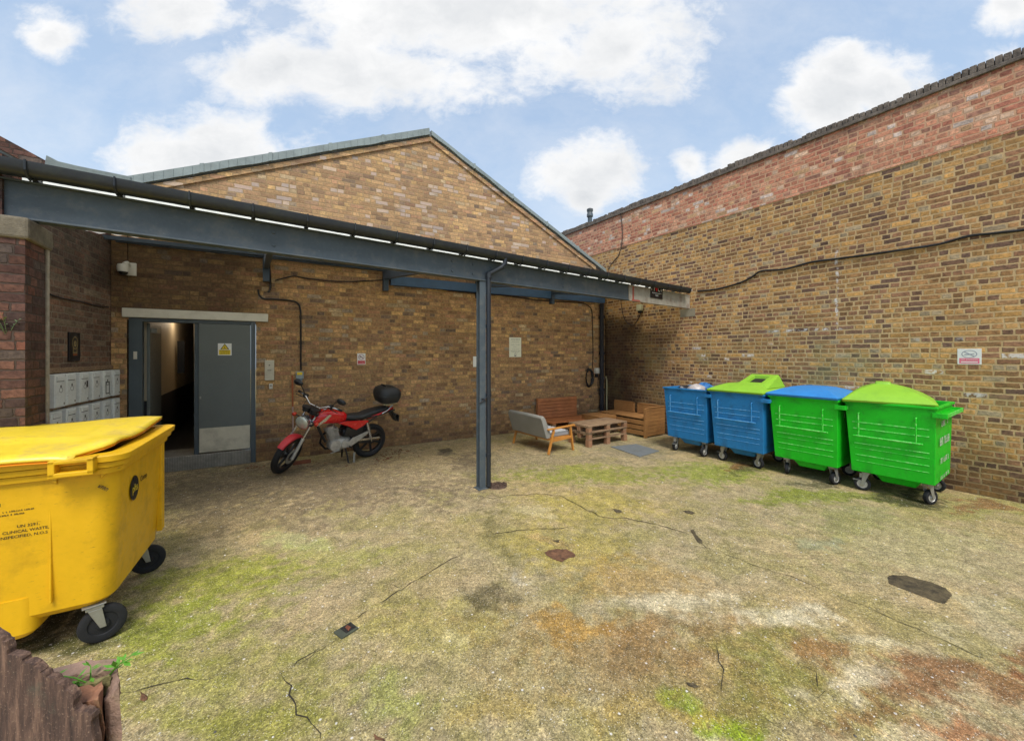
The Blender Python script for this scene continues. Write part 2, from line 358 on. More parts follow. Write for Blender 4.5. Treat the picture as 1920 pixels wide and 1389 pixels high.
DARKB = [(S(122,98,84), 4), (S(108,88,78), 4), (S(134,106,88), 3), (S(94,80,74), 2), (S(130,118,100), 2), (S(132,96,78), 1)]
def ex_left(t, uv, u, v, col):
    return stain(t, uv, col, t.mr(v, 2.6, 2.95, 0, .8), S(36, 34, 34), .7)
m_left = brick('brown_sooty_brick', DARKB, S(140,128,110), seed=4, h=.078, joint=.008, damt=.35, blend=.4, jitter=.2, extra=ex_left)
PIERB = [(S(94,68,60), 5), (S(82,60,54), 4), (S(104,74,62), 3), (S(62,52,50), 3), (S(124,80,64), 1), (S(84,78,72), 1.6)]
m_pier = brick('old_dark_red_brick', PIERB, S(84,72,64), seed=5, h=.0715, L=.22, joint=.007, damt=.5, dirt=(.02, .017, .017), jitter=.3, bumpS=1.0, blend=.3)
m_stone = P('lichen_grey_stone', S(112,104,88), .95, var=.35, scale=14, dirt=S(60,62,48), damt=.6, bump=.6, bscale=80)
m_cope = P('blackened_coping_brick', S(112,102,92), .95, var=.5, scale=9, dirt=S(52,48,46), damt=.6, dscale=5, bump=.8, bscale=45)
m_steel = P('blue_grey_painted_steel', S(74,84,90), .5, var=.2, scale=3, dirt=S(118,112,98), damt=.4, dscale=6, spec=.4, grime=S(118,124,126))
m_prim = P('flaked_bare_primer', S(156,150,136), .7, var=.2, scale=9, dirt=S(110,72,58), damt=.6, dscale=6)
m_rust = P('red_oxide_paint', S(158,82,66), .8, var=.2, dirt=S(110,80,70), damt=.5)
m_dsteel = P('dark_blue_grey_steel', S(52,66,80), .55, var=.12)
m_gut = P('black_plastic_gutter', S(34,38,42), .45, var=.15, dirt=S(60,66,52), damt=.5, dscale=9)
m_pipe = P('slate_grey_plastic_pipe', S(32,38,46), .4, var=.1, dirt=S(78,82,76), damt=.3)
m_lead = P('lead_grey_roof_flashing', S(118,128,126), .75, var=.18, scale=5, dirt=S(84,92,92), damt=.6, dscale=4, bump=.2, bscale=20)
m_slate = P('grey_roof_sheet', S(118,124,126), .85, var=.2)
m_white = P('dirty_white_lintel_paint', S(206,202,188), .6, var=.05, dirt=S(150,142,124), damt=.35, dscale=4)
m_door = P('charcoal_painted_steel_door', S(96,102,100), .45, var=.07, scale=3, grime=S(108,118,120))
m_dfr = P('dark_blue_door_frame', S(74,84,90), .5, var=.08)
m_kick = P('worn_metal_kick_plate', S(196,190,170), .5, .08, var=.10, scale=5, dirt=S(128,120,104), damt=.6, dscale=3)
m_cable = P('black_cable_sheath', S(30, 30, 34), .6, var=.2)
m_brown = P('brown_cable_sheath', S(70, 58, 50), .7, var=.2)
m_plw = P('off_white_plastic', S(206,204,194), .45, var=.05, dirt=S(150,146,132), damt=.3)
m_mail = P('pale_grey_mailbox_enamel', S(226,230,228), .4, var=.05, dirt=S(140,140,132), damt=.35, dscale=5, grime=S(130,130,124))
m_blk = P('black_rubber', S(24, 25, 27), .75, var=.25, scale=20, bump=.15)
m_blkp = P('black_plastic', S(30, 31, 34), .38, var=.1)
m_zinc = P('dull_zinc', S(160,160,152), .45, .6, var=.15, scale=12, dirt=S(110, 92, 78), damt=.5, dscale=8)
m_chrome = P('scuffed_chrome', S(200,200,200), .22, .9, var=.08, scale=12)
m_alu = P('cast_aluminium', S(184,182,174), .42, .35, var=.15, scale=18, dirt=S(80, 74, 66), damt=.5, dscale=14)
m_blue = P('blue_enamel_paint', S(34,118,176), .48, var=.10, scale=4, dirt=S(40,76,104), damt=.6, dscale=7, grime=S(96,150,190), spec=.4)
m_bluew = worn('blue_paint_worn_pale', S(30,122,184), S(128,176,204)); m_greenw = worn('green_paint_worn_pale', S(16,196,20), S(168,222,150))
m_bluelid = P('sky_blue_lid_plastic', S(48,132,200), .4, var=.07, scale=4, dirt=S(40,96,150), damt=.35)
m_green = P('bright_green_enamel_paint', S(24,188,28), .45, var=.08, scale=4, dirt=S(34,118,36), damt=.55, dscale=7, grime=S(110,215,100), spec=.4)
m_lime = P('lime_green_lid_plastic', S(138,190,52), .42, var=.06, scale=4, dirt=S(110,160,52), damt=.5, dscale=5)
m_yel = P('yellow_polyethylene', S(226,176,22), .42, var=.06, scale=4, dirt=S(150,112,24), damt=.4, dscale=6, grime=S(120, 92, 40), spec=.4, bump=.05)
m_yell = P('pale_worn_yellow_lid', S(236,204,52), .36, var=.12, scale=5, dirt=S(190,160,92), damt=.85, dscale=5, grime=S(120, 100, 50), spec=.5)
m_oran = P('orange_lid_underside', S(222,136,20), .5, var=.05)
m_red_p = P('glossy_red_bodywork', S(204,14,24), .22, var=.03, scale=2, coat=.6)
m_fade = P('faded_pink_red_plastic', S(198,48,56), .45, var=.1, dirt=S(160, 50, 54), damt=.4)
m_seat = P('black_vinyl', S(38, 40, 42), .5, var=.15, bump=.1)
m_glassy = P('headlight_glass', S(206,210,196), .1, .35, var=.2, scale=30)
m_fabric = P('grey_upholstery', S(136,134,126), .95, var=.08, scale=6, dirt=S(112, 108, 96), damt=.4, bump=.3, bscale=220)
m_fabl = P('pale_grey_seat_cushion', S(176,178,180), .95, var=.08, bump=.3, bscale=220)
def wood(name, c1, c2, rough=.7):
    m, t, b = newmat(name); co = t.new('ShaderNodeTexCoord').outputs['Object']
    mp = t.new('ShaderNodeMapping'); t.put(mp.inputs[0], co); mp.inputs['Scale'].default_value = (3, 14, 30)
    n = t.noise(mp.outputs[0], 2.2, 6, .65); bl = t.noise(co, 4, 3, .5)
    c = t.mix(t.mr(n, .3, .7), (*c1, 1), (*c2, 1)); c = t.mix(t.mr(bl, .4, .75, 0, .4), c, (*[x*.45 for x in c2], 1))
    t.put(b.inputs['Base Color'], c); b.inputs['Roughness'].default_value = rough; t.put(b.inputs['Normal'], t.bump(n, .3, .005)); return m
m_oak = wood('honey_beech_wood', S(206,146,66), S(176,112,48), .45)
m_pal = wood('grey_brown_pallet_wood', S(164,138,106), S(112,86,66))
m_palr = wood('raw_pallet_block_wood', S(172,130,96), S(124,88,64))
m_orw = wood('orange_stained_wood', S(198,128,78), S(150,92,54), .55)
m_brw = wood('brown_stained_wood', S(176,128,72), S(128,88,50))
m_stone2 = wood('rough_brown_riven_face', S(112, 88, 78), S(74, 56, 52), .95)
m_leaf = P('fresh_green_leaf', S(92,150,40), .5, var=.3, scale=20)
m_leafd = P('grey_green_leaf', S(96,118,80), .7, var=.3, scale=20)
m_dleaf = P('dry_brown_leaf', S(112,62,40), .8, var=.4, scale=20)
m_text = P('black_print', S(34, 30, 26), .6, var=.1)
m_wtext = P('worn_white_print', S(190, 190, 182), .6, var=.1)
m_signw = P('white_sign_plastic', S(226, 226, 222), .4, var=.03)
m_signr = P('red_sign_print', S(196, 30, 56), .4, var=.03)
m_signp = P('sun_faded_pink_print', S(226, 110, 134), .4, var=.03)
m_signy = P('yellow_sign_print', S(226, 196, 20), .4, var=.03)
m_signk = P('near_black_sign', S(22, 24, 30), .35, var=.05)
m_gold = P('worn_gilt_print', S(150, 132, 92), .6, var=.4, scale=40)
m_cream = P('cream_corridor_paint', S(190,176,150), .6, var=.05)
m_dado = P('black_dado_paint', S(26, 28, 34), .5, var=.1)
m_cfloor = P('dark_corridor_floor', S(44, 44, 46), .35, var=.2)
m_cop = P('copper_pipe', S(176,104,70), .45, .5, var=.2)
m_cover = P('blue_grey_steel_cover', S(112,118,120), .6, .2, var=.15, scale=20, dirt=S(100, 96, 84), damt=.6, bump=.4, bscale=120)
def chequer():
    m, t, b = newmat('chequer_plate'); co = t.new('ShaderNodeTexCoord').outputs['Object']; x, y, z = t.sep(co)
    a = t.m('MULTIPLY', t.m('ADD', x, z), 150); c_ = t.m('MULTIPLY', t.m('SUBTRACT', x, z), 150)
    h = t.m('MULTIPLY', t.m('SINE', a), t.m('SINE', c_)); hm = t.mr(h, .35, .6)
    base = t.mix(hm, (*S(128, 125, 116), 1), (*S(178, 175, 165), 1)); n = t.noise(co, 9, 5, .7)
    t.put(b.inputs['Base Color'], t.mix(t.mr(n, .4, .7, 0, .5), base, (*S(84, 80, 72), 1))); b.inputs['Roughness'].default_value = .5; b.inputs['Metallic'].default_value = .3
    t.put(b.inputs['Normal'], t.bump(hm, .5, .004)); return m
m_cheq = chequer()
def sheet():
    m, t, b = newmat('translucent_roof_sheet'); b.inputs['Base Color'].default_value = (*S(226, 226, 214), 1); b.inputs['Roughness'].default_value = .6
    tr = t.new('ShaderNodeBsdfTranslucent'); tr.inputs[0].default_value = (.93, .93, .88, 1)
    mx = t.new('ShaderNodeMixShader'); mx.inputs[0].default_value = .86; o = [n for n in t.nt.nodes if n.type == 'OUTPUT_MATERIAL'][0]
    t.nt.links.new(b.outputs[0], mx.inputs[1]); t.nt.links.new(tr.outputs[0], mx.inputs[2]); t.nt.links.new(mx.outputs[0], o.inputs[0]); return m
m_sheet = sheet()

# ================================================================== SETTING: ground
def vnoise(x, y, sc, seed):
    x = x*sc; y = y*sc; xi = np.floor(x).astype(int); yi = np.floor(y).astype(int); xf = x-xi; yf = y-yi
    def h(a, b):
        n = (a*374761393 + b*668265263 + seed*974711) & 0x7fffffff; n = ((n ^ (n >> 13))*1274126177) & 0x7fffffff
        return ((n ^ (n >> 16)) & 0xffff)/65535.0
    sx = xf*xf*(3-2*xf); sy = yf*yf*(3-2*yf)
    return (h(xi, yi)*(1-sx)+h(xi+1, yi)*sx)*(1-sy)+(h(xi, yi+1)*(1-sx)+h(xi+1, yi+1)*sx)*sy
def fbm(x, y, sc, seed, oct=4):
    t = 0; a = .5; tot = 0
    for i in range(oct): t = t+a*vnoise(x, y, sc*2**i, seed+i*17); tot += a; a *= .55
    return t/tot
xs = np.concatenate([[-60, -30, -15, -8, -5, -3.5], np.arange(-2.8, 8.45, .025), [8.6, 10, 15, 30, 60]])
ys = np.concatenate([[-60, -30, -12, -6, -3, -1.5], np.arange(-.2, 8.7, .025), [9, 11, 15, 30, 60]])
GX, GY = np.meshgrid(xs, ys)
wx = GX+(fbm(GX, GY, 1.3, 5)-.5)*.9+(fbm(GX, GY, 7, 9)-.5)*.22; wy = GY+(fbm(GX, GY, 1.3, 6)-.5)*.9+(fbm(GX, GY, 7, 10)-.5)*.22
base = np.array(S(158, 144, 112)); col = np.ones(GX.shape+(3,))*base
n0 = fbm(GX, GY, .9, 1)[..., None]; n1_ = fbm(GX, GY, 3.5, 2)[..., None]; n2_ = fbm(GX, GY, 12, 3)[..., None]
def lay(c, mask): 
    global col
    m_ = np.clip(mask, 0, 1)
    if m_.ndim == 2: m_ = m_[..., None]
    col = col*(1-m_)+np.array(S(*c))*m_
lay((166, 146, 98), np.clip((n0-.45)*3, 0, .6)); lay((142, 134, 82), np.clip((n1_-.5)*4, 0, .55)); lay((172, 152, 118), np.clip((.42-n1_)*5, 0, .6))
FINE = fbm(GX, GY, 16, 77, 3)
def blob(px, py, rx, ry, c, amt, soft=.5, ang=0):
    """a stain or painted shade: an ellipse on the ground itself, its edge broken by noise"""
    c0 = ground(px, py); a = ground(px+rx, py)-c0; b_ = ground(px, py-ry)-c0; b2 = c0-ground(px, py+ry); b_ = (b_+b2)/2
    if ang:
        a, b_ = a*math.cos(ang)+b_*math.sin(ang)*-1, b_*math.cos(ang)+a*math.sin(ang)
    det = a.x*b_.y-a.y*b_.x; ex, ey = wx-c0.x, wy-c0.y
    p = (ex*b_.y-ey*b_.x)/det; q = (a.x*ey-a.y*ex)/det; r = np.sqrt(p*p+q*q)
    r = r+(fbm(GX, GY, 14, int(px)+3)-.5)*.5
    m_ = np.clip((1-r)/soft, 0, 1); lay(c, np.clip(m_*1.35+(FINE-.5)*2.2*np.minimum(m_*4, 1)-.12, 0, 1)*amt)
# brown, dirty concrete under the canopy and beside the door
blob(560, 900, 430, 56, (116, 102, 84), .9, .7); blob(800, 850, 260, 40, (140, 124, 98), .7, .6); blob(380, 930, 120, 40, (104, 92, 76), .8, .6)
blob(470, 960, 170, 40, (112, 100, 78), .65, .7); blob(1010, 870, 200, 36, (126, 116, 92), .6, .7); blob(1180, 840, 110, 20, (120, 112, 94), .6)
# green growth
blob(420, 1090, 210, 70, (136, 142, 48), .8, .9); blob(300, 1180, 160, 70, (128, 142, 40), .8, .8); blob(600, 1040, 150, 40, (150, 152, 72), .5, .8)
blob(560, 1010, 70, 30, (170, 180, 120), .35); blob(1080, 890, 190, 22, (132, 138, 44), .75, .8); blob(1330, 880, 160, 26, (126, 138, 40), .8, .8)
blob(1560, 935, 200, 22, (120, 130, 36), .8, .7); blob(1100, 950, 180, 40, (164, 150, 66), .55, .9); blob(1080, 1030, 160, 60, (170, 150, 62), .55, .9)
blob(700, 1330, 160, 60, (128, 146, 60), .55, .8); blob(400, 1340, 240, 70, (146, 142, 70), .7, .9); blob(780, 1190, 180, 60, (152, 144, 74), .5)
blob(1450, 1240, 110, 90, (122, 126, 52), .75, .6); blob(1400, 1350, 90, 60, (132, 154, 26), .95, .5); blob(1330, 1310, 26, 40, (130, 156, 28), .8)
blob(1800, 950, 200, 22, (140, 138, 74), .5); blob(1640, 985, 90, 24, (124, 128, 84), .5)
blob(900, 1250, 700, 180, (150, 140, 82), .35, .9); blob(330, 1230, 330, 160, (132, 134, 56), .5, .9); blob(1000, 1000, 420, 60, (150, 140, 82), .4, .9); blob(1250, 1230, 420, 110, (140, 112, 74), .5, .9); blob(1000, 1200, 300, 60, (150, 124, 82), .4, .9); blob(1650, 1010, 300, 60, (148, 144, 90), .4, .9)
# rust / orange patches
blob(1060, 1180, 170, 34, (168, 128, 56), .6, .8); blob(1180, 1080, 150, 60, (160, 130, 70), .55, .8); blob(1250, 1190, 160, 60, (140, 108, 66), .6, .8)
blob(1780, 1260, 220, 60, (128, 84, 50), .75, .8, .25); blob(1820, 1360, 180, 40, (150, 96, 62), .7, .8); blob(1640, 1320, 110, 26, (120, 78, 46), .6, .7, .3)
blob(1840, 950, 60, 10, (128, 84, 56), .7); blob(1375, 872, 46, 8, (110, 66, 36), .8); blob(1560, 1210, 60, 20, (134, 92, 50), .6)
blob(1880, 1230, 60, 40, (116, 74, 48), .7); blob(1250, 1330, 160, 50, (150, 128, 66), .6); blob(980, 1340, 140, 50, (160, 140, 82), .6)
# pale, scoured aggregate
blob(1240, 1125, 170, 26, (196, 184, 156), .75, .8, .1); blob(1480, 1150, 160, 30, (198, 188, 162), .8, .8, .35); blob(1600, 1260, 100, 34, (196, 184, 158), .75, .8, .5)
blob(1660, 1200, 90, 20, (190, 180, 150), .6, .8, .4); blob(960, 1098, 40, 12, (196, 186, 168), .7); blob(820, 1210, 40, 26, (190, 178, 130), .7); blob(1830, 1150, 90, 36, (172, 162, 132), .6)
blob(1010, 965, 60, 10, (186, 172, 136), .6); blob(700, 1170, 100, 20, (166, 146, 110), .5); blob(1720, 1380, 80, 24, (196, 184, 150), .6); blob(1400, 1390, 60, 14, (196, 190, 160), .6)
blob(1760, 1040, 200, 60, (168, 158, 122), .5); blob(1460, 1010, 120, 14, (180, 162, 124), .5)
# dark damp stains, then painted shade under the bins
blob(890, 1140, 66, 40, (84, 75, 54), .8, .9, .4); blob(935, 1020, 26, 100, (112, 104, 64), .7, .9); blob(880, 862, 42, 20, (92, 78, 64), .7, .8); blob(838, 845, 20, 5, (84, 76, 66), .7)
blob(70, 1180, 240, 60, (46, 46, 28), .9, .8); blob(120, 1225, 90, 26, (74, 76, 34), .6); blob(1680, 935, 110, 14, (44, 46, 22), .85, .6); blob(1530, 905, 60, 10, (52, 54, 26), .7); blob(1390, 880, 60, 8, (50, 52, 26), .6)  # shade beneath the wheeled bins, put into the ground colour
blob(1560, 1010, 50, 16, (136, 140, 112), .6); blob(1230, 1240, 70, 40, (120, 96, 62), .5); blob(1050, 1022, 46, 16, (160, 132, 96), .5)
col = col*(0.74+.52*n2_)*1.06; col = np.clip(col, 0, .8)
nx_, ny_ = len(xs), len(ys)
gz = (fbm(GX, GY, 2.2, 30)-.5)*.006+(fbm(GX, GY, 9, 31)-.5)*.003; gz = gz*((np.abs(GX-3) < 8) & (np.abs(GY-4) < 6))
gm = bpy.data.meshes.new('ground')
V = np.stack([GX, GY, gz], -1).reshape(-1, 3); idx = np.arange(nx_*ny_).reshape(ny_, nx_)
FQ = np.stack([idx[:-1, :-1], idx[:-1, 1:], idx[1:, 1:], idx[1:, :-1]], -1).reshape(-1, 4)
gm.from_pydata(V.tolist(), [], FQ.tolist())
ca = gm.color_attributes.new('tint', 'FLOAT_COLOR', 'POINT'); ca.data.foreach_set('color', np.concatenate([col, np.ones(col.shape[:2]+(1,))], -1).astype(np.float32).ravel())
gm.polygons.foreach_set('use_smooth', [True]*len(gm.polygons))
def groundmat():
    m, t, b = newmat('mossy_tamped_concrete'); co = t.new('ShaderNodeTexCoord').outputs['Object']; x, y, z = t.sep(co)
    a = t.new('ShaderNodeVertexColor', layer_name='tint').outputs[0]
    n = t.noise(co, 36, 6, .75); c = t.mix(1, a, t.ramp(n, [(.28, (.62, .62, .60)), (.5, (1, 1, 1)), (.72, (1.35, 1.33, 1.28))]), 'MULTIPLY')
    nb = t.noise(co, 11, 6, .72); c = t.mix(1, c, t.ramp(nb, [(.3, (.66, .67, .62)), (.5, (1, 1, 1)), (.7, (1.22, 1.2, 1.18))]), 'MULTIPLY')
    v1 = t.voro(co, 105); g1 = t.wn(v1[1])[0]; c = t.mix(1, c, t.ramp(g1, [(0, (.66, .65, .63)), (.35, (.92, .92, .91)), (.75, (1.06, 1.05, 1.04)), (1, (1.45, 1.43, 1.38))]), 'MULTIPLY')
    v2 = t.voro(co, 210); g2 = t.wn(v2[1])[0]; c = t.mix(1, c, t.ramp(g2, [(0, (.66, .65, .62)), (1, (1.36, 1.35, 1.3))]), 'MULTIPLY')
    nf = g1; nm = t.noise(co, 6, 5, .65); c = t.mix(1, c, t.ramp(nm, [(.3, (.80, .81, .78)), (.7, (1.16, 1.15, 1.13))]), 'MULTIPLY')
    for sc, th, cc, am in ((85, .78, S(226, 218, 196), .75), (34, .965, S(232, 228, 220), .8), (62, .80, S(70, 64, 50), .8), (120, .66, S(84, 78, 58), .7), (140, .72, S(232, 222, 190), .7)):
        v = t.voro(co, sc); r = t.wn(v[1])[0]; vis = t.m('MULTIPLY', t.m('GREATER_THAN', r, th), t.mr(v[0], .30, .16)); c = t.mix(t.m('MULTIPLY', vis, am), c, (*cc, 1))
    # tamping ridges across the yard
    w = t.m('SINE', t.m('MULTIPLY', t.m('ADD', t.m('ADD', t.m('MULTIPLY', x, .75), y), t.m('MULTIPLY', t.noise(co, 2, 3, .6), .10)), 95))
    wm = t.m('MULTIPLY', w, t.mr(t.noise(co, .8, 4, .6), .42, .66))
    c = t.mix(t.m('MULTIPLY', t.mr(wm, .2, 1), .14), c, t.mix(1, c, (.5, .5, .48, 1), 'MULTIPLY'))
    t.put(b.inputs['Base Color'], c); t.put(b.inputs['Roughness'], t.mr(nm, .3, .7, .72, .95)); b.inputs['Specular IOR Level'].default_value = .25
    hh = t.m('ADD', t.m('ADD', t.m('MULTIPLY', n, .8), t.m('MULTIPLY', nf, .4)), t.m('MULTIPLY', wm, .22)); t.put(b.inputs['Normal'], t.bump(hh, .8, .008)); return m
m_ground = groundmat(); m_crack = P('crack_dirt', S(52, 46, 34), .95, var=.3); gm.materials.append(m_ground)
go = bpy.data.objects.new('ground', gm); COL.objects.link(go); struct(go)
# cracks: thin ragged strips of dirt lying in the concrete
def gzat(x, y):
    j = min(max(int(np.searchsorted(xs, x))-1, 0), nx_-2); i = min(max(int(np.searchsorted(ys, y))-1, 0), ny_-2); return max(gz[i, j], gz[i+1, j], gz[i, j+1], gz[i+1, j+1])
cr = MB()
for pts, w in (([(945,928),(985,928),(1020,926),(1050,930),(1075,942),(1108,960),(1130,970),(1175,972),(1240,985),(1300,1005)], .013), ([(1300,1005),(1320,1025),(1400,1055),(1480,1080),(1560,1115)], .007), ([(1560,1115),(1640,1145),(1720,1180),(1800,1215),(1890,1250)], .006),
               ([(905,1010),(925,1001),(960,996),(1010,992),(1060,990),(1085,986)], .013), ([(620,1205),(560,1240),(545,1252)], .008),
               ([(700,1140),(735,1115),(765,1098),(800,1075),(840,1052),(870,1038)], .011), ([(530,1270),(545,1300),(560,1335),(585,1360),(600,1389)], .012),
               ([(676,1188),(700,1192),(715,1196)], .006), ([(225,1300),(290,1285),(350,1275),(410,1270)], .008), ([(640,1175),(690,1145),(700,1140)], .006), ([(545,1252),(575,1235),(620,1205)], .007), ([(1295,995),(1312,1020)], .02), ([(700,1085),(745,1100),(760,1100)], .005),
               ([(1340,1190),(1345,1240),(1360,1270),(1352,1300)], .008), ([(1410,1330),(1440,1350),(1500,1389)], .006), ([(1470,1235),(1530,1260),(1545,1300),(1530,1320)], .006),
               ([(900,930),(925,935),(950,930)], .012), ([(800,868),(852,869),(880,869)], .008), ([(620,1205),(640,1200)], .008)):
    rr = random.Random(len(pts)*31+int(pts[0][0])); P3 = []
    for a, b_ in zip(pts, pts[1:]):
        A, B = ground(*a), ground(*b_); n = max(2, int((B-A).length/.05))
        for k in range(n): P3.append(A.lerp(B, k/n)+Vector((rr.gauss(0, .010), rr.gauss(0, .010), 0)))
    P3.append(ground(*pts[-1])); vs = []
    for i, p in enumerate(P3):
        d = (P3[min(i+1, len(P3)-1)]-P3[max(i-1, 0)]); n = Vector((-d.y, d.x, 0)).normalized()*w*.5*rr.uniform(.25, 1.1)*(min(i, len(P3)-1-i, 3)/3+.1)
        z = gzat(p.x, p.y)+.004
        for s_ in (-1, 1): q = p+n*s_; vs.append((q.x, q.y, z))
    cr.add(vs, [(2*i, 2*i+1, 2*i+3, 2*i+2) for i in range(len(P3)-1)])
struct(cr.build('ground_cracks', m_crack))
# broken-out patches with hard ragged edges
m_pit = P('broken_out_concrete', S(86, 75, 52), .95, var=.7, scale=14, dirt=S(26, 22, 18), damt=1.0, dscale=9, bump=1, bscale=70)
m_pitr = P('reddish_broken_concrete', S(112, 78, 54), .95, var=.6, scale=18, dirt=S(52, 36, 24), damt=.8, dscale=14, bump=1, bscale=70)
for pts, mt_ in (([(1665,1081),(1672,1078),(1700,1079),(1722,1086),(1748,1092),(1775,1104),(1786,1116),(1772,1132),(1762,1131),(1722,1116),(1690,1103),(1666,1094)], m_pit), ([(1020,1036),(1030,1031),(1046,1029),(1062,1030),(1077,1037),(1079,1044),(1066,1046),(1054,1053),(1040,1049),(1028,1043)], m_pitr),
                 ([(1280,958),(1292,957),(1304,962),(1296,965),(1286,962)], m_pit), ([(1148,954),(1160,955),(1168,960),(1156,962)], m_pit), ([(1036,1014),(1050,1012),(1048,1017)], m_pit), ([(1286,1279),(1300,1281),(1312,1288),(1304,1291),(1290,1285)], m_pit),
                 ([(1294,994),(1300,993),(1306,1003),(1316,1014),(1317,1020),(1308,1016),(1300,1004)], m_pit), ([(700,1376),(716,1383),(722,1392),(704,1386)], m_pitr), ([(262,1296),(272,1302),(276,1312),(268,1316),(262,1308)], m_pitr), ([(820,843),(842,840),(850,845),(832,850)], m_pit)):
    q = MB(); rr = random.Random(int(pts[0][0])); P3 = []
    for a, b_ in zip(pts, pts[1:]+pts[:1]):
        A, B = ground(*a), ground(*b_); n = max(2, int((B-A).length/.018))
        for k in range(n): P3.append(A.lerp(B, k/n)+Vector((rr.gauss(0, .003), rr.gauss(0, .003), 0)))
    c_ = sum(P3, Vector())/len(P3); n = len(P3); zz = gzat(c_.x, c_.y)+.004; vs = [(c_.x, c_.y, zz)]
    for f_ in (.55, 1): vs += [(c_.x+(p.x-c_.x)*f_, c_.y+(p.y-c_.y)*f_, zz+(rr.uniform(0, .004) if f_ < 1 else 0)) for p in P3]
    q.add(vs, [(0, 1+i, 1+(i+1) % n) for i in range(n)]+[(1+i, 1+n+i, 1+n+(i+1) % n, 1+(i+1) % n) for i in range(n)]); struct(q.build('ground_patch', mt_))
# loose chippings: nobody could count them
st = MB(); rr = random.Random(3)
for i in range(750):
    Z = 1.9+5.5*rr.random()**1.6; px = rr.uniform(150, 1915); p = depth_pt(px, 700, Z); x, y = p.x, p.y
    if x > 8.0 or y > 7.6 or x < -1.6: continue
    s_ = rr.uniform(.0015, .004)*(2.4 if rr.random() < .04 else 1); z = gzat(x, y)
    o = [Vector((rr.uniform(-1, 1)*s_, rr.uniform(-1, 1)*s_, rr.uniform(0, 1)*s_*1.2)) for _ in range(3)]
    st.cur = 0 if rr.random() < .45 else 1
    st.add([(x-s_, y-s_*.6, z), (x+s_, y-s_*.8, z), (x+s_*.7, y+s_, z), (x-s_*.8, y+s_*.8, z), (x+o[0].x*.4, y+o[0].y*.4, z+s_*1.1)], [(0, 1, 4), (1, 2, 4), (2, 3, 4), (3, 0, 4)])
struct(st.build('loose_chippings', [P('white_chipping', S(220, 216, 206), .8, var=.2), P('grey_chipping', S(92, 88, 80), .85, var=.3)]), 'stuff')

# ================================================================== BUILDINGS
def uvw(ang):
    c_, s_ = math.cos(ang), math.sin(ang)
    def f(co, n):
        if abs(n.z) > .7: return (co.x*c_+co.y*s_, co.y*c_-co.x*s_)
        a = abs(n.x*c_+n.y*s_)
        return ((co.x*c_+co.y*s_) if a < .7 else (co.y*c_-co.x*s_), co.z)
    return f
bd = thing('gabled_brick_building', (3, 8, 0), 'long yellow-brown brick building with a low pitched gable and an open charcoal door', 'building')
bd_inv = Matrix.Translation((-3, -8, 0))
def bw(u, z, off=0): return Vector((u, BK(u)-off, z))
def kid(mb, name, mat, par, **k):
    if 'uv' not in k: return mb.xf(Matrix.Translation(-Vector(par.location))).build(name, mat, par, **k)
    f = k.pop('uv'); L = Vector(par.location); return mb.xf(Matrix.Translation(-L)).build(name, mat, par, uv=lambda co, n: f(co+L, n), **k)
wall = MB(); TH = Vector((.02, .28, 0))
r0 = 4.5+1.66/4.8*2.12
wall.prism([bw(-1.68, 2.45), bw(0, 2.45), bw(0, r0), bw(-1.66, 4.5)], TH)
wall.prism([bw(0.0, 0), bw(8.12, 0), bw(8.12, 4.16), bw(7.78, 4.32), bw(3.14, 6.62), bw(0.0, r0)], TH)
wall.prism([bw(-1.86, 0), bw(-1.68, 0), bw(-1.68, 4.5), bw(-1.86, 4.5)], TH)
kid(wall, 'wall', m_back, bd, uv=uvw(BANG))
vg = MB()      # brick verge course just under the roof edge
for (a, b_) in (((-1.66, 4.50), (3.14, 6.62)), ((3.14, 6.62), (7.78, 4.32))):
    d = Vector((b_[0]-a[0], b_[1]-a[1])).normalized()
    vg.prism([bw(a[0], a[1]-.10, .035), bw(b_[0], b_[1]-.10, .035), bw(b_[0], b_[1]+.0, .035), bw(a[0], a[1]+.0, .035)], (0, .10, 0))
kid(vg, 'verge_course', m_back, bd, uv=uvw(BANG), bevel=.004)
rf = MB()
for (a, b_) in (((-1.80, 4.46), (3.14, 6.64)), ((3.14, 6.64), (8.2, 4.13))):
    rf.hexa([bw(a[0], a[1], .03)+Vector((0, .02, 0)), bw(b_[0], b_[1], .03)+Vector((0, .02, 0)), bw(b_[0], b_[1])+Vector((0, 9, 0)), bw(a[0], a[1])+Vector((0, 9, 0))],
            [bw(a[0], a[1]+.1, .03)+Vector((0, .02, 0)), bw(b_[0], b_[1]+.1, .03)+Vector((0, .02, 0)), bw(b_[0], b_[1]+.1)+Vector((0, 9, 0)), bw(a[0], a[1]+.1)+Vector((0, 9, 0))])
kid(rf, 'roof', m_slate, bd)
fl = MB(); rr = random.Random(5)
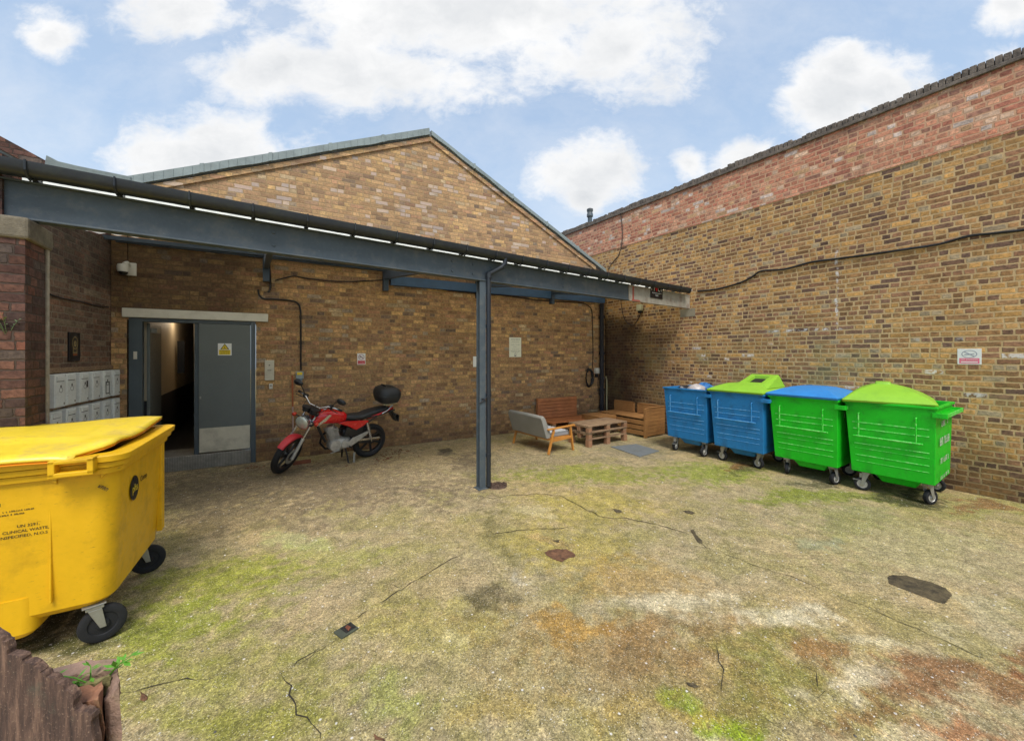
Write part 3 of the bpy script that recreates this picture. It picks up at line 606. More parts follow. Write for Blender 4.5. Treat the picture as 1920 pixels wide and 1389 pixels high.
for (a, b_, hh) in (((-1.72, 4.49), (3.12, 6.63), .17), ((3.16, 6.63), (8.14, 4.16), .13)):   # lead-grey verge flashing, laid in lapped lengths, slightly ragged
    n = 5; 
    for k in range(n):
        t0, t1 = k/n, (k+1)/n; q = lambda t: (a[0]+(b_[0]-a[0])*t, a[1]+(b_[1]-a[1])*t); A = q(t0); B = q(t1); o = .075+.008*(k % 2)
        m_ = 8
        for j in range(m_):
            s0, s1 = j/m_, (j+1)/m_; X0 = A[0]+(B[0]-A[0])*s0; X1 = A[0]+(B[0]-A[0])*s1; Z0 = A[1]+(B[1]-A[1])*s0; Z1 = A[1]+(B[1]-A[1])*s1
            e0, e1 = vnoise(np.array([X0*3.1]), np.array([.5]), 1, 4)[0]*.035, vnoise(np.array([X1*3.1]), np.array([.5]), 1, 4)[0]*.035
            fl.hexa([bw(X0, Z0-.005+e0, o), bw(X1, Z1-.005+e1, o), bw(X1, Z1+.02, -.05), bw(X0, Z0+.02, -.05)], [bw(X0, Z0+hh, o-.03), bw(X1, Z1+hh, o-.03), bw(X1, Z1+hh+.015, -.25), bw(X0, Z0+hh+.015, -.25)])
    for k in range(1, n): A = (a[0]+(b_[0]-a[0])*k/n, a[1]+(b_[1]-a[1])*k/n); fl.hexa([bw(A[0]-.03, A[1]+.0, .095), bw(A[0]+.03, A[1]+.02, .095), bw(A[0]+.03, A[1]+.02, .05), bw(A[0]-.03, A[1]+.0, .05)], [bw(A[0]-.03, A[1]+hh, .06), bw(A[0]+.03, A[1]+hh+.02, .06), bw(A[0]+.03, A[1]+hh, .0), bw(A[0]-.03, A[1]+hh, .0)])
kid(fl, 'verge_flashing', m_lead, bd, bevel=.006)
lint = MB().hexa([bw(-1.73, 2.487, .05), bw(.18, 2.487, .05), bw(.18, 2.487, -.03), bw(-1.73, 2.487, -.03)], [bw(-1.73, 2.628, .05), bw(.18, 2.628, .05), bw(.18, 2.628, -.03), bw(-1.73, 2.628, -.03)])
kid(lint, 'lintel', m_white, bd, bevel=.008)
# entrance: frame, sill, two leaves
fr = MB()
def bbox(mb, u0, u1, z0, z1, o0, o1): return mb.hexa([bw(u0, z0, o0), bw(u1, z0, o0), bw(u1, z0, o1), bw(u0, z0, o1)], [bw(u0, z1, o0), bw(u1, z1, o0), bw(u1, z1, o1), bw(u0, z1, o1)])
bbox(fr, -1.66, -1.50, .23, 2.485, .012, -.12); bbox(fr, -.075, -.005, .0, 2.485, .035, -.10); bbox(fr, -1.50, -.075, 2.425, 2.485, .012, -.12); bbox(fr, -.86, -.80, .23, 2.425, -.01, -.07)
dfr = kid(fr, 'door_frame', m_dfr, bd, bevel=.005)
sill = bbox(MB(), -1.66, -.075, .0, .235, .06, -.6); kid(sill, 'door_step', m_cheq, bd, bevel=.008)
dl = bbox(MB(), -.798, -.078, .255, 2.42, .018, -.03); dlo = kid(dl, 'door', m_door, bd, bevel=.004)
kp = bbox(MB(), -.788, -.09, .262, .665, .022, .0185); kp.xf(Matrix.Translation((-3, -8, 0))).build('kick_plate', m_kick, dlo)
lk = MB(); bbox(lk, -.785, -.765, 1.16, 1.20, .03, .018); lk.xf(Matrix.Translation((-3, -8, 0))).build('lock_cylinder', m_zinc, dlo)
d2 = MB(); d2.hexa([bw(-1.47, .255, -.12), bw(-1.43, .255, -.12), bw(-1.40, .255, -.82), bw(-1.44, .255, -.82)], [bw(-1.47, 2.41, -.12), bw(-1.43, 2.41, -.12), bw(-1.40, 2.41, -.82), bw(-1.44, 2.41, -.82)])
d2o = kid(d2, 'door', m_door, bd, bevel=.004); d2o['label'] = 'left leaf of the entrance swung open into the dark corridor'
cl = MB(); cl.hexa([bw(-1.44, 2.26, -.2), bw(-1.36, 2.26, -.2), bw(-1.36, 2.26, -.5), bw(-1.44, 2.26, -.5)], [bw(-1.44, 2.33, -.2), bw(-1.36, 2.33, -.2), bw(-1.36, 2.33, -.5), bw(-1.44, 2.33, -.5)])
cl.xf(Matrix.Translation((-3, -8, 0))).build('door_closer', m_zinc, d2o)
bx = MB(); bbox(bx, -1.60, -1.56, 1.83, 1.95, .03, .012); kid(bx, 'door_frame_label', m_white, bd)
# corridor behind the door
c1 = MB(); x0, x1, y0, y1 = -1.46, -.2, 8.50, 14.0
c1.box(x0-.06, x0, y0, y1, 1.15, 2.75); c1.box(x1, x1+.06, y0, y1, .23, 2.75); c1.box(-1.05, x1, 11.2, 11.26, .95, 2.75); c1.box(x0-.06, x1+.06, y0, y1, 2.75, 2.80)
c1.box(-1.16, -1.05, 11.15, 11.3, .23, 2.75); kid(c1, 'corridor_wall', m_cream, bd)
c2 = MB(); c2.box(x0-.062, x0+.01, y0, y1, .23, 1.15); c2.box(-1.05, x1, 11.19, 11.27, .23, .95); c2.box(x0, x1, y1, y1+.06, .23, 2.75); kid(c2, 'corridor_dado', m_dado, bd)
c3 = MB(); c3.box(x0-.06, x1+.06, y0-.2, y1, .15, .228); kid(c3, 'corridor_floor', m_cfloor, bd)
kid(MB().box(-1.42, -1.30, 10.95, 11.0, 1.5, 2.2), 'corridor_handle', m_blkp, bd); kid(MB().box(-1.01, -.94, 11.16, 11.19, 1.5, 1.56), 'corridor_handle', m_blkp, bd)
lp = bpy.data.lights.new('corridor_lamp', 'POINT'); lp.energy = 3.5; lp.color = (1, .82, .6); lp.shadow_soft_size = .12
lpo = bpy.data.objects.new('corridor_lamp', lp); COL.objects.link(lpo); lpo.location = (-1.22-3, 10.7-8, 2.62); lpo.parent = bd

# neighbouring gable further left
b2 = thing('red_brick_gable_building', (-4, 8.5, 0), 'dark red brick building rising behind the left end of the canopy', 'building')
w2 = MB(); w2.prism([bw(-7, 0), bw(-1.87, 0), bw(-1.87, 4.42), bw(-2.58, 4.50), bw(-3.2, 4.85), bw(-7, 6.95)], TH); kid(w2, 'wall', m_pier, b2, uv=uvw(BANG))
w3 = MB(); w3.prism([bw(-2.58, 4.55, .05), bw(-7, 6.98, .05), bw(-7, 7.16, .05), bw(-2.52, 4.70, .05)], (0, .3, 0)); kid(w3, 'verge_course', m_pier, b2, uv=uvw(BANG))
w4 = MB(); w4.prism([bw(-2.55, 4.52, .08), bw(-1.62, 4.40, .08), bw(-1.62, 4.67, .08), bw(-2.2, 4.70, .08), bw(-2.40, 4.72, .08), bw(-2.52, 4.78, .08)], (0, .35, 0)); kid(w4, 'flashing', m_lead, b2, bevel=.01)
w5 = MB(); w5.hexa([bw(-7, 6.9), bw(-2.55, 4.5), bw(-2.55, 4.5)+Vector((0, 9, 0)), bw(-7, 6.9)+Vector((0, 9, 0))], [bw(-7, 7.0), bw(-2.55, 4.62), bw(-2.55, 4.62)+Vector((0, 9, 0)), bw(-7, 7.0)+Vector((0, 9, 0))]); kid(w5, 'roof', m_slate, b2)

# right boundary wall
rw = thing('tall_brick_wall', (8.3, 4, 0), 'tall boundary wall of mustard brick with a red brick band along its top', 'wall')
a = MB().box(RW, RW+.33, -5, 13, -.05, 4.78); kid(a, 'lower_brickwork', m_right, rw, uv=uvw(0))
a = MB().box(RW-.012, RW+.33, -5, 13, 4.78, 5.66); kid(a, 'upper_brickwork', m_red, rw, uv=uvw(0))
pz_ = [right(x_, y_, 0) for x_, y_ in ((1262, 596), (1300, 606), (1311, 588), (1276, 578))]; yy_ = sorted(p.y for p in pz_)
kid(MB().box(RW-.006, RW+.05, 4.86, 5.22, 2.76, 2.943), 'pad_stone', P('pale_pad_stone', S(150,142,122), .95, var=.3, scale=12, dirt=S(100, 94, 80), damt=.6), rw, bevel=.004)
cp = MB(); y = -5.0; rr = random.Random(11)
cp.box(RW-.05, RW+.38, -5, 13, 5.66, 5.715)
while y < 13:
    if int(y/.94) % 1 == 0 and rr.random() < .985:
        h_ = .10+rr.uniform(-.010, .010)+.012*math.sin(y*2.1)-.022*(math.sin(y*4.9) > .9); xo = rr.uniform(-.012, .012)
        cp.box(RW-.035+xo, RW+.30+xo, y+.003, y+.069, 5.716, 5.716+h_)
    y += .072
kid(cp, 'coping', m_cope, rw, bevel=.009)
# left boundary wall and pier
lw = thing('sooty_brick_side_wall', (-2.2, 6.6, 0), 'dark brown brick side wall carrying the mailboxes', 'wall')
d3 = Vector((-ln.x, -ln.y, 0))*.3
a = MB().prism([Vector((*LW0, 0)), Vector((*LW1, 0)), Vector((*LW1, 3.30)), Vector((*LW0, 3.68))], d3); kid(a, 'brickwork', m_left, lw, uv=uvw(LANG+math.pi/2))
bk_ = MB()   # timber battens behind the mailboxes
pr = thing('brick_pier_with_stone_cap', (-2.0, 4.64, 0), 'old red brick pier with a lichen-grey stone cap carrying the beam end', 'pier')
a = MB().box(-2.9, -1.45, 4.45, 4.83, -.05, 2.77); kid(a, 'shaft', m_pier, pr, uv=uvw(0))
a = MB().box(-2.95, -1.425, 4.43, 4.86, 2.77, 2.935); kid(a, 'cap_stone', m_stone, pr, bevel=.02)
a = MB().box(-2.9, -1.60, 4.56, 4.86, 2.935, 3.42); kid(a, 'upper_brickwork', m_pier, pr, uv=uvw(0))
mo = MB(); mo.box(-1.452, -1.44, 4.79, 4.832, .5, 2.77); kid(mo, 'mortar_fillet', P('pale_mortar', S(150, 142, 128), .95, var=.3, scale=20, bump=.6), pr)
# steel flue beyond the right wall
fp = thing('steel_flue', (8.95, 8.9, 0), 'small grey flue pipe standing up behind the tall wall', 'flue')
q = MB().lathe([(.07, 0), (.07, 6.32), (.10, 6.34), (.10, 6.42), (.085, 6.44), (.085, 6.50), (.10, 6.52), (.10, 6.58), (.02, 6.62)], seg=14); q.build('pipe', m_steel, fp, smooth=True)

# ================================================================== CANOPY
cn = thing('steel_canopy', (2.67, 4.77, 0), 'blue-grey steel canopy on a long beam along the rear wall', 'canopy')
def bmv(u, z, off=0): return Vector((u, BM(u)-off, z))
def cb(mb, u0, u1, z0, z1, o0, o1): return mb.hexa([bmv(u0, z0, o0), bmv(u1, z0, o0), bmv(u1, z0, o1), bmv(u0, z0, o1)], [bmv(u0, z1, o0), bmv(u1, z1, o0), bmv(u1, z1, o1), bmv(u0, z1, o1)])
bm_ = MB(); UE = 5.96
for (u0, u1) in ((-1.62, UE),):
    cb(bm_, u0, u1, 2.945, 2.960, .035, -.075); cb(bm_, u0, u1, 3.235, 3.248, .035, -.075); cb(bm_, u0, u1, 2.960, 3.235, .0, -.012)
kid(bm_, 'beam', m_steel, cn, bevel=.003)
bp = MB(); cb(bp, UE, 8.14, 2.940, 3.246, .022, -.03); bpo = kid(bp, 'bare_beam_end', m_prim, cn, bevel=.003); bpo['label'] = 'unpainted cream and rust coloured end of the beam'
ox = MB(); cb(ox, UE+.10, UE+.15, 2.945, 3.22, .026, .0225); cb(ox, UE+.08, UE+.34, 2.942, 2.972, .0265, .0222); ox.xf(Matrix.Translation(-Vector(cn.location))).build('red_oxide_streak', m_rust, bpo)
ra = MB()
for u in (.15, 2.2, 4.25, 6.3):
    v0 = BM(u)+.08; v1 = BK(u)-.01; q = MB()
    q.hexa([(u-.04, v0, 3.08), (u+.04, v0, 3.08), (u+.04, v1, 3.44), (u-.04, v1, 3.44)], [(u-.04, v0, 3.22), (u+.04, v0, 3.22), (u+.04, v1, 3.60), (u-.04, v1, 3.60)])
    q.box(u-.05, u+.05, v1-.10, v1, 3.20, 3.6)
    kid(q, 'rafter', m_dsteel, cn, bevel=.003)
q = MB(); q.hexa([bw(2.3, 3.33, .09), bw(8.05, 3.33, .09), bw(8.05, 3.33, 0), bw(2.3, 3.33, 0)], [bw(2.3, 3.52, .09), bw(8.05, 3.52, .09), bw(8.05, 3.52, 0), bw(2.3, 3.52, 0)])
kid(q, 'wall_beam', P('bright_blue_grey_steel', S(54, 84, 116), .5), cn)
q = MB(); q.hexa([bw(-1.8, 3.64, .06), bw(2.3, 3.60, .06), bw(2.3, 3.60, 0), bw(-1.8, 3.64, 0)], [bw(-1.8, 3.72, .06), bw(2.3, 3.72, .06), bw(2.3, 3.72, 0), bw(-1.8, 3.72, 0)]); kid(q, 'wall_plate', m_dsteel, cn)
sh = MB(); nn = 420; vs = []
for i in range(nn+1):
    u = -2.55+(8.12+2.55)*i/nn; zz = .012*math.sin(i*math.pi*2/8)
    vs += [(u, BM(u)-.10, 3.335+zz), (u, BK(u)-.005, 3.76+zz)]
sh.add(vs, [(2*i, 2*i+2, 2*i+3, 2*i+1) for i in range(nn)])
sh.xf(Matrix.Translation(-Vector(cn.location))); sho = sh.build('roof_sheet', m_sheet, cn, smooth=True); sm = sho.modifiers.new('s', 'SOLIDIFY'); sm.thickness = .004
# purlins
pu = MB()
for t_ in (.33, .66, .95):
    for (u0, u1) in ((-1.9, 8.1),):
        p = lambda u: Vector((u, BM(u)+(BK(u)-BM(u))*t_, 3.26+.42*t_)); pu.bar(p(u0), p(u1), .06, .06)
kid(pu, 'purlins', m_dsteel, cn)
gt = MB(); prof = [(math.cos(a)*.062, math.copysign(abs(math.sin(a))**.7, math.sin(a))*.104) for a in [math.pi*(1+k/8) for k in range(9)]]; prof2 = [(x*.9, y*.9+.001) for x, y in prof[::-1]]
lo = []
for u in (-2.3, 7.88): lo.append([Vector((u, BM(u)-.135+x, 3.350+y)) for x, y in prof+prof2])
gt.loft(lo); 
for u in (7.88,): gt.loft([[Vector((uu, BM(uu)-.135+x, 3.350+y)) for x, y in [(a_*1.08, b_*1.08) for a_, b_ in prof]] for uu in (u-.04, u+.02)])
gto = kid(gt, 'gutter', m_gut, cn, smooth=30)
fa = MB(); cb(fa, -2.2, 7.9, 3.262, 3.375, .07, .045); kid(fa, 'eaves_strip', m_gut, cn)
u = -1.45; i = 0
while u < 7.8:
    q = MB(); cb(q, u, u+.035, 3.25, 3.34, .055, -.03); q.tube([bmv(u+.017, 3.27, .06), bmv(u+.017, 3.228, .12), bmv(u+.017, 3.235, .16), bmv(u+.017, 3.28, .203), bmv(u+.017, 3.355, .204)], .007, 6)
    q.xf(Matrix.Translation(-Vector(cn.location))).build('gutter_bracket', m_gut, cn); u += .47
for u_ in (.15, 2.2, 4.25, 2.52, 2.82):
    for dz_ in (3.03, 3.16):
        q = MB().lathe([(.001, -.012), (.013, -.012), (.015, 0)], c=(u_, BM(u_)-.0, dz_), axis='Y', seg=8); kid(q, 'bolt', m_steel, cn)
colm = MB(); cu_, cv = 2.67, 4.77
# H-section post: flanges + web
for o in (-.05, .042): colm.box(cu_-.05+.0, cu_+.05, cv+.03+o, cv+.03+o+.008, .012, 2.944)
colm.box(cu_-.004, cu_+.004, cv-.012, cv+.072, .012, 2.944); colm.box(cu_-.08, cu_+.08, cv-.05, cv+.11, 0, .012)
kid(colm, 'post', m_steel, cn, bevel=.002)
pp = MB(); pu_, pv = cu_+.085, cv-.035
gp_ = Vector((cu_+.30, BM(cu_+.3)-.15, 3.31))
pp.tube([(pu_, pv, .03), (pu_, pv, 2.98), (pu_+.005, pv-.005, 3.05), gp_+Vector((-.04, .02, -.16)), gp_+Vector((0, 0, -.10)), gp_], .034, 16)
for z in (.45, 1.30, 2.28, 3.0): pp.tube([(pu_, pv, z), (pu_, pv, z+.05)], .040, 16)
pp.tube([(pu_+.004, pv, 2.99), (pu_+.006, pv-.005, 3.07)], .041, 16)
kid(pp, 'downpipe', m_pipe, cn, smooth=50)
kn = MB(); kn.tube([(cu_-.06, cv-.03, 1.22), (cu_, cv-.035, 1.25), (cu_+.06, cv-.06, 1.31), (cu_+.02, cv-.03, 1.27), (cu_-.03, cv-.04, 1.28)], .008, 6); kid(kn, 'tied_cable', m_cable, cn)

# ================================================================== cables and wall fittings
def cable(pts, fn, r, name, label, mat=None, off=.02, sag=True):
    P3 = [fn(x, y, off) for x, y in pts]; out = []
    for i in range(len(P3)-1):
        p0 = P3[max(i-1, 0)]; p1 = P3[i]; p2 = P3[i+1]; p3 = P3[min(i+2, len(P3)-1)]
        for k in range(6):
            t = k/6; out.append(.5*((2*p1)+(p2-p0)*t+(2*p0-5*p1+4*p2-p3)*t*t+(3*p1-p0-3*p2+p3)*t**3))
    out.append(P3[-1]); o = MB().tube(out, r, 6).build(name, mat or m_cable, smooth=60); return tag(o, label, 'cable')
cable([(1308, 546), (1345, 542), (1388, 530), (1410, 519), (1428, 508), (1470, 505), (1520, 492), (1580, 484), (1640, 476), (1700, 467), (1760, 458), (1815, 443), (1860, 438), (1920, 431), (1990, 420)], right, .017, 'cable', 'thick black cable climbing across the mustard wall')
cable([(1164, 402), (1167, 430), (1166, 455), (1160, 478), (1148, 493), (1140, 505)], right, .012, 'cable', 'thin dark cable hanging down the red band to the canopy', m_brown)
cable([(516, 526), (535, 521), (552, 518), (575, 522), (620, 527), (660, 528), (700, 526), (735, 526), (790, 536), (850, 546), (905, 551), (960, 556), (1010, 563), (1060, 566), (1090, 568), (1104, 574), (1110, 585), (1111, 620), (1112, 660), (1111, 690)], back, .011, 'cable', 'long black cable sagging along the rear wall under the canopy')
cable([(484, 543), (486, 553), (494, 560), (512, 561), (540, 563), (556, 567), (563, 580), (564, 620), (564, 694)], back, .015, 'cable', 'black conduit bending down to the grey switch box')
cable([(504, 484), (506, 510), (507, 540), (502, 548)], back, .016, 'cable', 'short black cable hanging from the roof bracket above the door')
cable([(1164, 562), (1167, 585), (1172, 600), (1182, 609), (1190, 608), (1198, 595), (1202, 585)], right, .009, 'cable', 'looped thin cable hanging below the box under the beam end')
cable([(1122, 705), (1121, 722), (1124, 740), (1127, 758), (1121, 765)], back, .009, 'cable', 'pale flex trailing from the corner socket', m_brown)
cable([(94, 552), (120, 560), (150, 565), (175, 572), (203, 576)], left, .010, 'cable', 'black cable crossing the side wall above the plaque')
def frame_at(p, ang): return frame_on(p, ang)
def panel(mb, M, w, h, d, cx=0, cy=0, z=0): 
    vs = [M @ Vector((cx+sx*w/2, cy+sy*h/2, z+k*d)) for k in (0, 1) for sx, sy in ((-1, -1), (1, -1), (1, 1), (-1, 1))]; return mb.hexa(vs[:4], vs[4:])
def local_thing(name, p, ang, label, cat, group=None):
    """thing whose local x runs along the wall, y up-facing plane handled by L"""
    o = thing(name, p, label, cat, ang, group); return o
LM = Matrix(((1, 0, 0, 0), (0, 0, -1, 0), (0, 1, 0, 0), (0, 0, 0, 1)))     # plane coords (x, up, out) -> local axes of a thing on a wall (out = -y)
# CCTV camera
t_ = local_thing('cctv_camera', back(243, 505, 0), BANG, 'white dome security camera high on the wall above the door lintel', 'camera')
q = MB(); panel(q, LM, .13, .20, .03, .02, 0); q.build('mount_plate', m_plw, t_, bevel=.006)
q = MB().tube([(0, -.02, .05), (0, -.10, .08), (-.02, -.14, .05)], .03, 10); q.build('arm', m_plw, t_, smooth=50)
q = MB().lathe([(.02, .05), (.06, .045), (.07, .01), (.07, -.04), (.062, -.07)], c=(-.03, -.15, 0), seg=20); dm = q.build('housing', m_plw, t_, smooth=50)
q = MB().lathe([(.055, -.07), (.052, -.09), (.035, -.115), (.01, -.125)], c=(-.03, -.15, 0), seg=20); q.build('dome', m_signk, t_, smooth=50)
# intercom
t_ = local_thing('intercom_panel', back(505.5, 694, 0), BANG, 'tall brushed steel door intercom beside the charcoal door', 'intercom')
q = MB(); panel(q, LM, .145, .36, .045); q.build('case', m_kick, t_, bevel=.006)
for a_ in ((.022, .016, .004, 0, .09), (.06, .008, .003, 0, 0)): q = MB(); panel(q, LM, *a_, .045); q.build('button', m_text, t_)
t_ = local_thing('exit_button', back(508, 724, 0), BANG, 'small white button box directly under the steel intercom', 'button box')
q = MB(); panel(q, LM, .055, .095, .03); q.build('case', m_plw, t_, bevel=.006); q = MB(); panel(q, LM, .03, .03, .006, 0, .01, .03); q.build('button', m_zinc, t_)
# switch box with yellow label
t_ = local_thing('switch_box', back(562, 703, 0), BANG, 'grey isolator box with a yellow label at the foot of the conduit', 'switch box')
q = MB(); panel(q, LM, .13, .135, .08); q.build('case', P('grey_switch_plastic', S(136, 148, 150), .5), t_, bevel=.012)
q = MB(); panel(q, LM, .085, .05, .003, 0, .03, .08); q.build('warning_label', m_signy, t_)
q = MB(); panel(q, LM, .09, .045, .06, 0, -.088); q.build('gland_box', P('blue_grey_plastic', S(120, 140, 156), .5), t_, bevel=.01)
# sockets
t_ = local_thing('socket_box', back(1117, 695, 0), BANG, 'white weatherproof socket on the rear wall by the dark corner', 'socket')
q = MB(); panel(q, LM, .13, .15, .09); q.build('case', m_plw, t_, bevel=.015); q = MB(); panel(q, LM, .08, .10, .06, 0, -.13); q.build('plug', m_blkp, t_, bevel=.015)
t_ = thing('lamp_box', right(1202, 577, 0), 'cream junction box on the right wall just under the beam end', 'junction box', R(-90))
q = MB(); panel(q, LM, .15, .16, .10); q.build('case', P('aged_cream_plastic', S(184, 182, 150), .5), t_, bevel=.015); q = MB(); panel(q, LM, .11, .06, .07, 0, -.11); q.build('cable_gland', m_blkp, t_, bevel=.01)
# coil of cable
q = MB(); c0 = back(1104, 708, .05); rr = random.Random(2)
for k in range(5):
    pts = []; 
    for j in range(17):
        a = 2*math.pi*j/16; pts.append(c0+Vector((math.cos(a)*(.10+.012*k)+rr.gauss(0, .006), -.012*k+rr.gauss(0, .004), math.sin(a)*(.26-.012*k)+rr.gauss(0, .008))))
    q.tube(pts, .011, 6)
tag(q.build('cable_coil', m_cable, smooth=60), 'coil of black cable hung on the wall beside the corner socket', 'cable coil')
# stub pipes in the corner
tag(MB().tube([back(1131, 775, .05), back(1131, 712, .05), back(1132, 708, .07)], .022, 10).build('pipe_stub', P('grey_pipe', S(110, 116, 122), .5), smooth=50), 'grey pipe, left one of the upright pair in the corner', 'pipe')
tag(MB().tube([back(1137.5, 775, .06), back(1137.5, 712, .06), back(1136, 706, .09)], .022, 10).build('pipe_stub', P('cream_pipe', S(172, 166, 130), .5), smooth=50), 'cream pipe, right one of the upright pair in the corner', 'pipe')
q = MB().tube([bw(7.93, 0, .09), bw(7.93, 3.3, .09)], .06, 12)
for z in (.9, 1.9, 2.9): q.tube([bw(7.93, z, .09), bw(7.93, z+.08, .09)], .075, 12)
tag(q.build('soil_pipe', P('sooty_cast_iron', S(34, 34, 40), .8, var=.2), smooth=50), 'sooty black cast iron pipe down the corner of the two walls', 'pipe')

# ================================================================== signs
def sign(p, ang, w, h, mat, label, name='sign', d=.004):
    t = thing(name, p, label, 'sign', ang); q = MB(); panel(q, LM, w, h, d); q.build('panel', mat, t, bevel=.001); return t
def ring(mb, M, r, w, n=28, sx=1, ang0=0, z=0):
    vs = []
    for k in range(n): a = 2*math.pi*k/n; vs += [M @ Vector((math.cos(a)*r*sx, math.sin(a)*r, z)), M @ Vector((math.cos(a)*(r-w)*sx, math.sin(a)*(r-w), z))]
    mb.add(vs, [(2*k, 2*k+1, (2*k+3) % (2*n), (2*k+2) % (2*n)) for k in range(n)])
def rectm(mb, M, x0, x1, y0, y1, z=0): mb.add([M @ Vector(p) for p in ((x0, y0, z), (x1, y0, z), (x1, y1, z), (x0, y1, z))], [(0, 1, 2, 3)])
T = lambda x, y, z: LM @ Matrix.Translation((x, y, z))
# small no-smoking sign on the rear wall
t_ = sign(back(677.5, 673, 0), BANG, .155, .225, m_signw, 'small white and red no smoking sign on the rear wall above the motorcycle')
q = MB(); ring(q, T(0, .04, .006), .055, .009); q.add([T(0, .04, .0065) @ Vector(p) for p in ((-.042, .032, 0), (-.034, .040, 0), (.042, -.032, 0), (.034, -.040, 0))], [(0, 1, 2, 3)]); q.build('prohibition_ring', P('faded_violet_red', S(150, 96, 116), .5), t_)
q = MB(); rectm(q, T(0, .04, .0055), -.035, .02, -.008, .006); q.build('cigarette_symbol', m_text, t_)
q = MB(); rectm(q, T(0, 0, .0055), -.068, .068, -.10, -.030); q.build('red_band', m_signr, t_)
q = MB(); text_mesh(q, 'NO SMOKING', .022, T(0, -.048, .007), .001); q.build('lettering', m_signw, t_); q = MB(); words(q, T(0, -.082, .0065), .11, .010, 16, 4); q.build('lettering', m_signw, t_)
# notice sheet
t_ = sign(back(966, 651, 0), BANG, .335, .475, P('weathered_notice_board', S(226, 226, 206), .5, var=.04), 'tall cream notice with small print on the rear wall right of the post')
q = MB(); words(q, T(0, .19, .006), .26, .022, 22, 1)
for k, (y, w, n) in enumerate(((.145, .20, 26), (.12, .22, 28), (.06, .25, 30), (.005, .10, 14), (-.05, .20, 28), (-.085, .26, 34), (-.105, .24, 34), (-.125, .16, 22))): words(q, T(0, y, .006), w, .008, n, 10+k)
q.build('lettering', P('grey_print', S(84, 92, 80), .6), t_)
q = MB(); ring(q, T(0, -.175, .006), .028, .006); rectm(q, T(0, 0, .006), -.03, .03, -.215, -.20); q.build('emblem', P('navy_print', S(40, 44, 84), .6), t_)
# white sign half hidden behind the post
sign(back(893, 678, 0), BANG, .16, .24, m_signw, 'plain white sign on the rear wall mostly hidden behind the post')
# right wall sign
t_ = sign(right(1817.5, 668.5, 0), R(-90), .215, .215, m_signw, 'square white and faded pink no smoking sign on the mustard wall')
q = MB(); ring(q, T(0, .035, .006), .052, .006, sx=1.35); rectm(q, T(0, .03, .006) @ Matrix.Rotation(R(8), 4, 'Z'), -.045, .045, -.004, .006); q.add([T(0, .035, .0062) @ Vector(p) for p in ((-.050, .030, 0), (-.042, .036, 0), (.050, -.030, 0), (.042, -.036, 0))], [(0, 1, 2, 3)]); q.build('prohibition_ring', P('faded_grey_print', S(150, 152, 164), .5), t_)
q = MB(); rectm(q, T(0, 0, .0055), -.09, .09, -.095, -.022); q.build('pink_band', m_signp, t_)
q = MB(); text_mesh(q, 'NO SMOKING', .024, T(0, -.042, .007), .001); rectm(q, T(0, 0, .0065), -.075, .075, -.082, -.068); q.build('lettering', m_signw, t_)
# warning sign on the door leaf
t_ = sign(back(421.5, 655, .018), BANG, .19, .205, m_signw, 'yellow and white warning triangle sign on the charcoal door')
q = MB(); M_ = T(0, .045, .0055)
q.add([M_ @ Vector(p) for p in ((-.062, -.045, 0), (.062, -.045, 0), (0, .055, 0))], [(0, 1, 2)]); q.build('triangle', P('sign_black', S(60, 56, 20), .5), t_)
q = MB(); M_ = T(0, .043, .0062); q.add([M_ @ Vector(p) for p in ((-.045, -.036, 0), (.045, -.036, 0), (0, .038, 0))], [(0, 1, 2)]); rectm(q, T(0, 0, .0055), -.08, .08, -.09, -.008); q.build('yellow_print', m_signy, t_)
q = MB(); text_mesh(q, 'WARNING', .030, T(0, -.028, .007), .001); rectm(q, T(0, 0, .0068), -.012, .012, .018, .026); rectm(q, T(0, 0, .0068), -.004, .004, .030, .058)
for k in range(3): words(q, T(0, -.050-.014*k, .0068), .13, .007, 18, 40+k)
q.build('lettering', P('sign_black_print', S(70, 62, 16), .5), t_)
# small sign on the beam end
bang = math.atan(.042)
pz = Vector((0, 0, H)); d = ray(1231, 546); tt = (4.658-.03)/(d.y-.042*d.x); pz = pz+d*tt
t_ = sign(pz, bang, .42, .30, m_signk, 'small black sign with white and red lettering on the bare beam end', d=.006)
q = MB(); text_mesh(q, 'M', .16, T(-.135, .050, .009), .002); q.build('lettering', m_signw, t_); q = MB(); text_mesh(q, 'LT', .15, T(.115, .045, .009), .002); q.build('lettering', m_signw, t_); q = MB(); words(q, T(0, -.045, .009), .32, .018, 18, 61); q.build('lettering', m_signw, t_); q = MB(); words(q, T(.0, -.09, .009), .10, .032, 6, 62); q.build('lettering', m_signw, t_)
q = MB(); M_ = T(-.008, .058, .010); q.add([M_ @ Vector(p) for p in ((0, -.075, 0), (.045, .0, 0), (.062, .035, 0), (.035, .06, 0), (0, .038, 0), (-.035, .06, 0), (-.062, .035, 0), (-.06, .0, 0))], [tuple(range(8))]); q.build('red_emblem', P('bright_red_print', S(220, 30, 40), .5), t_)
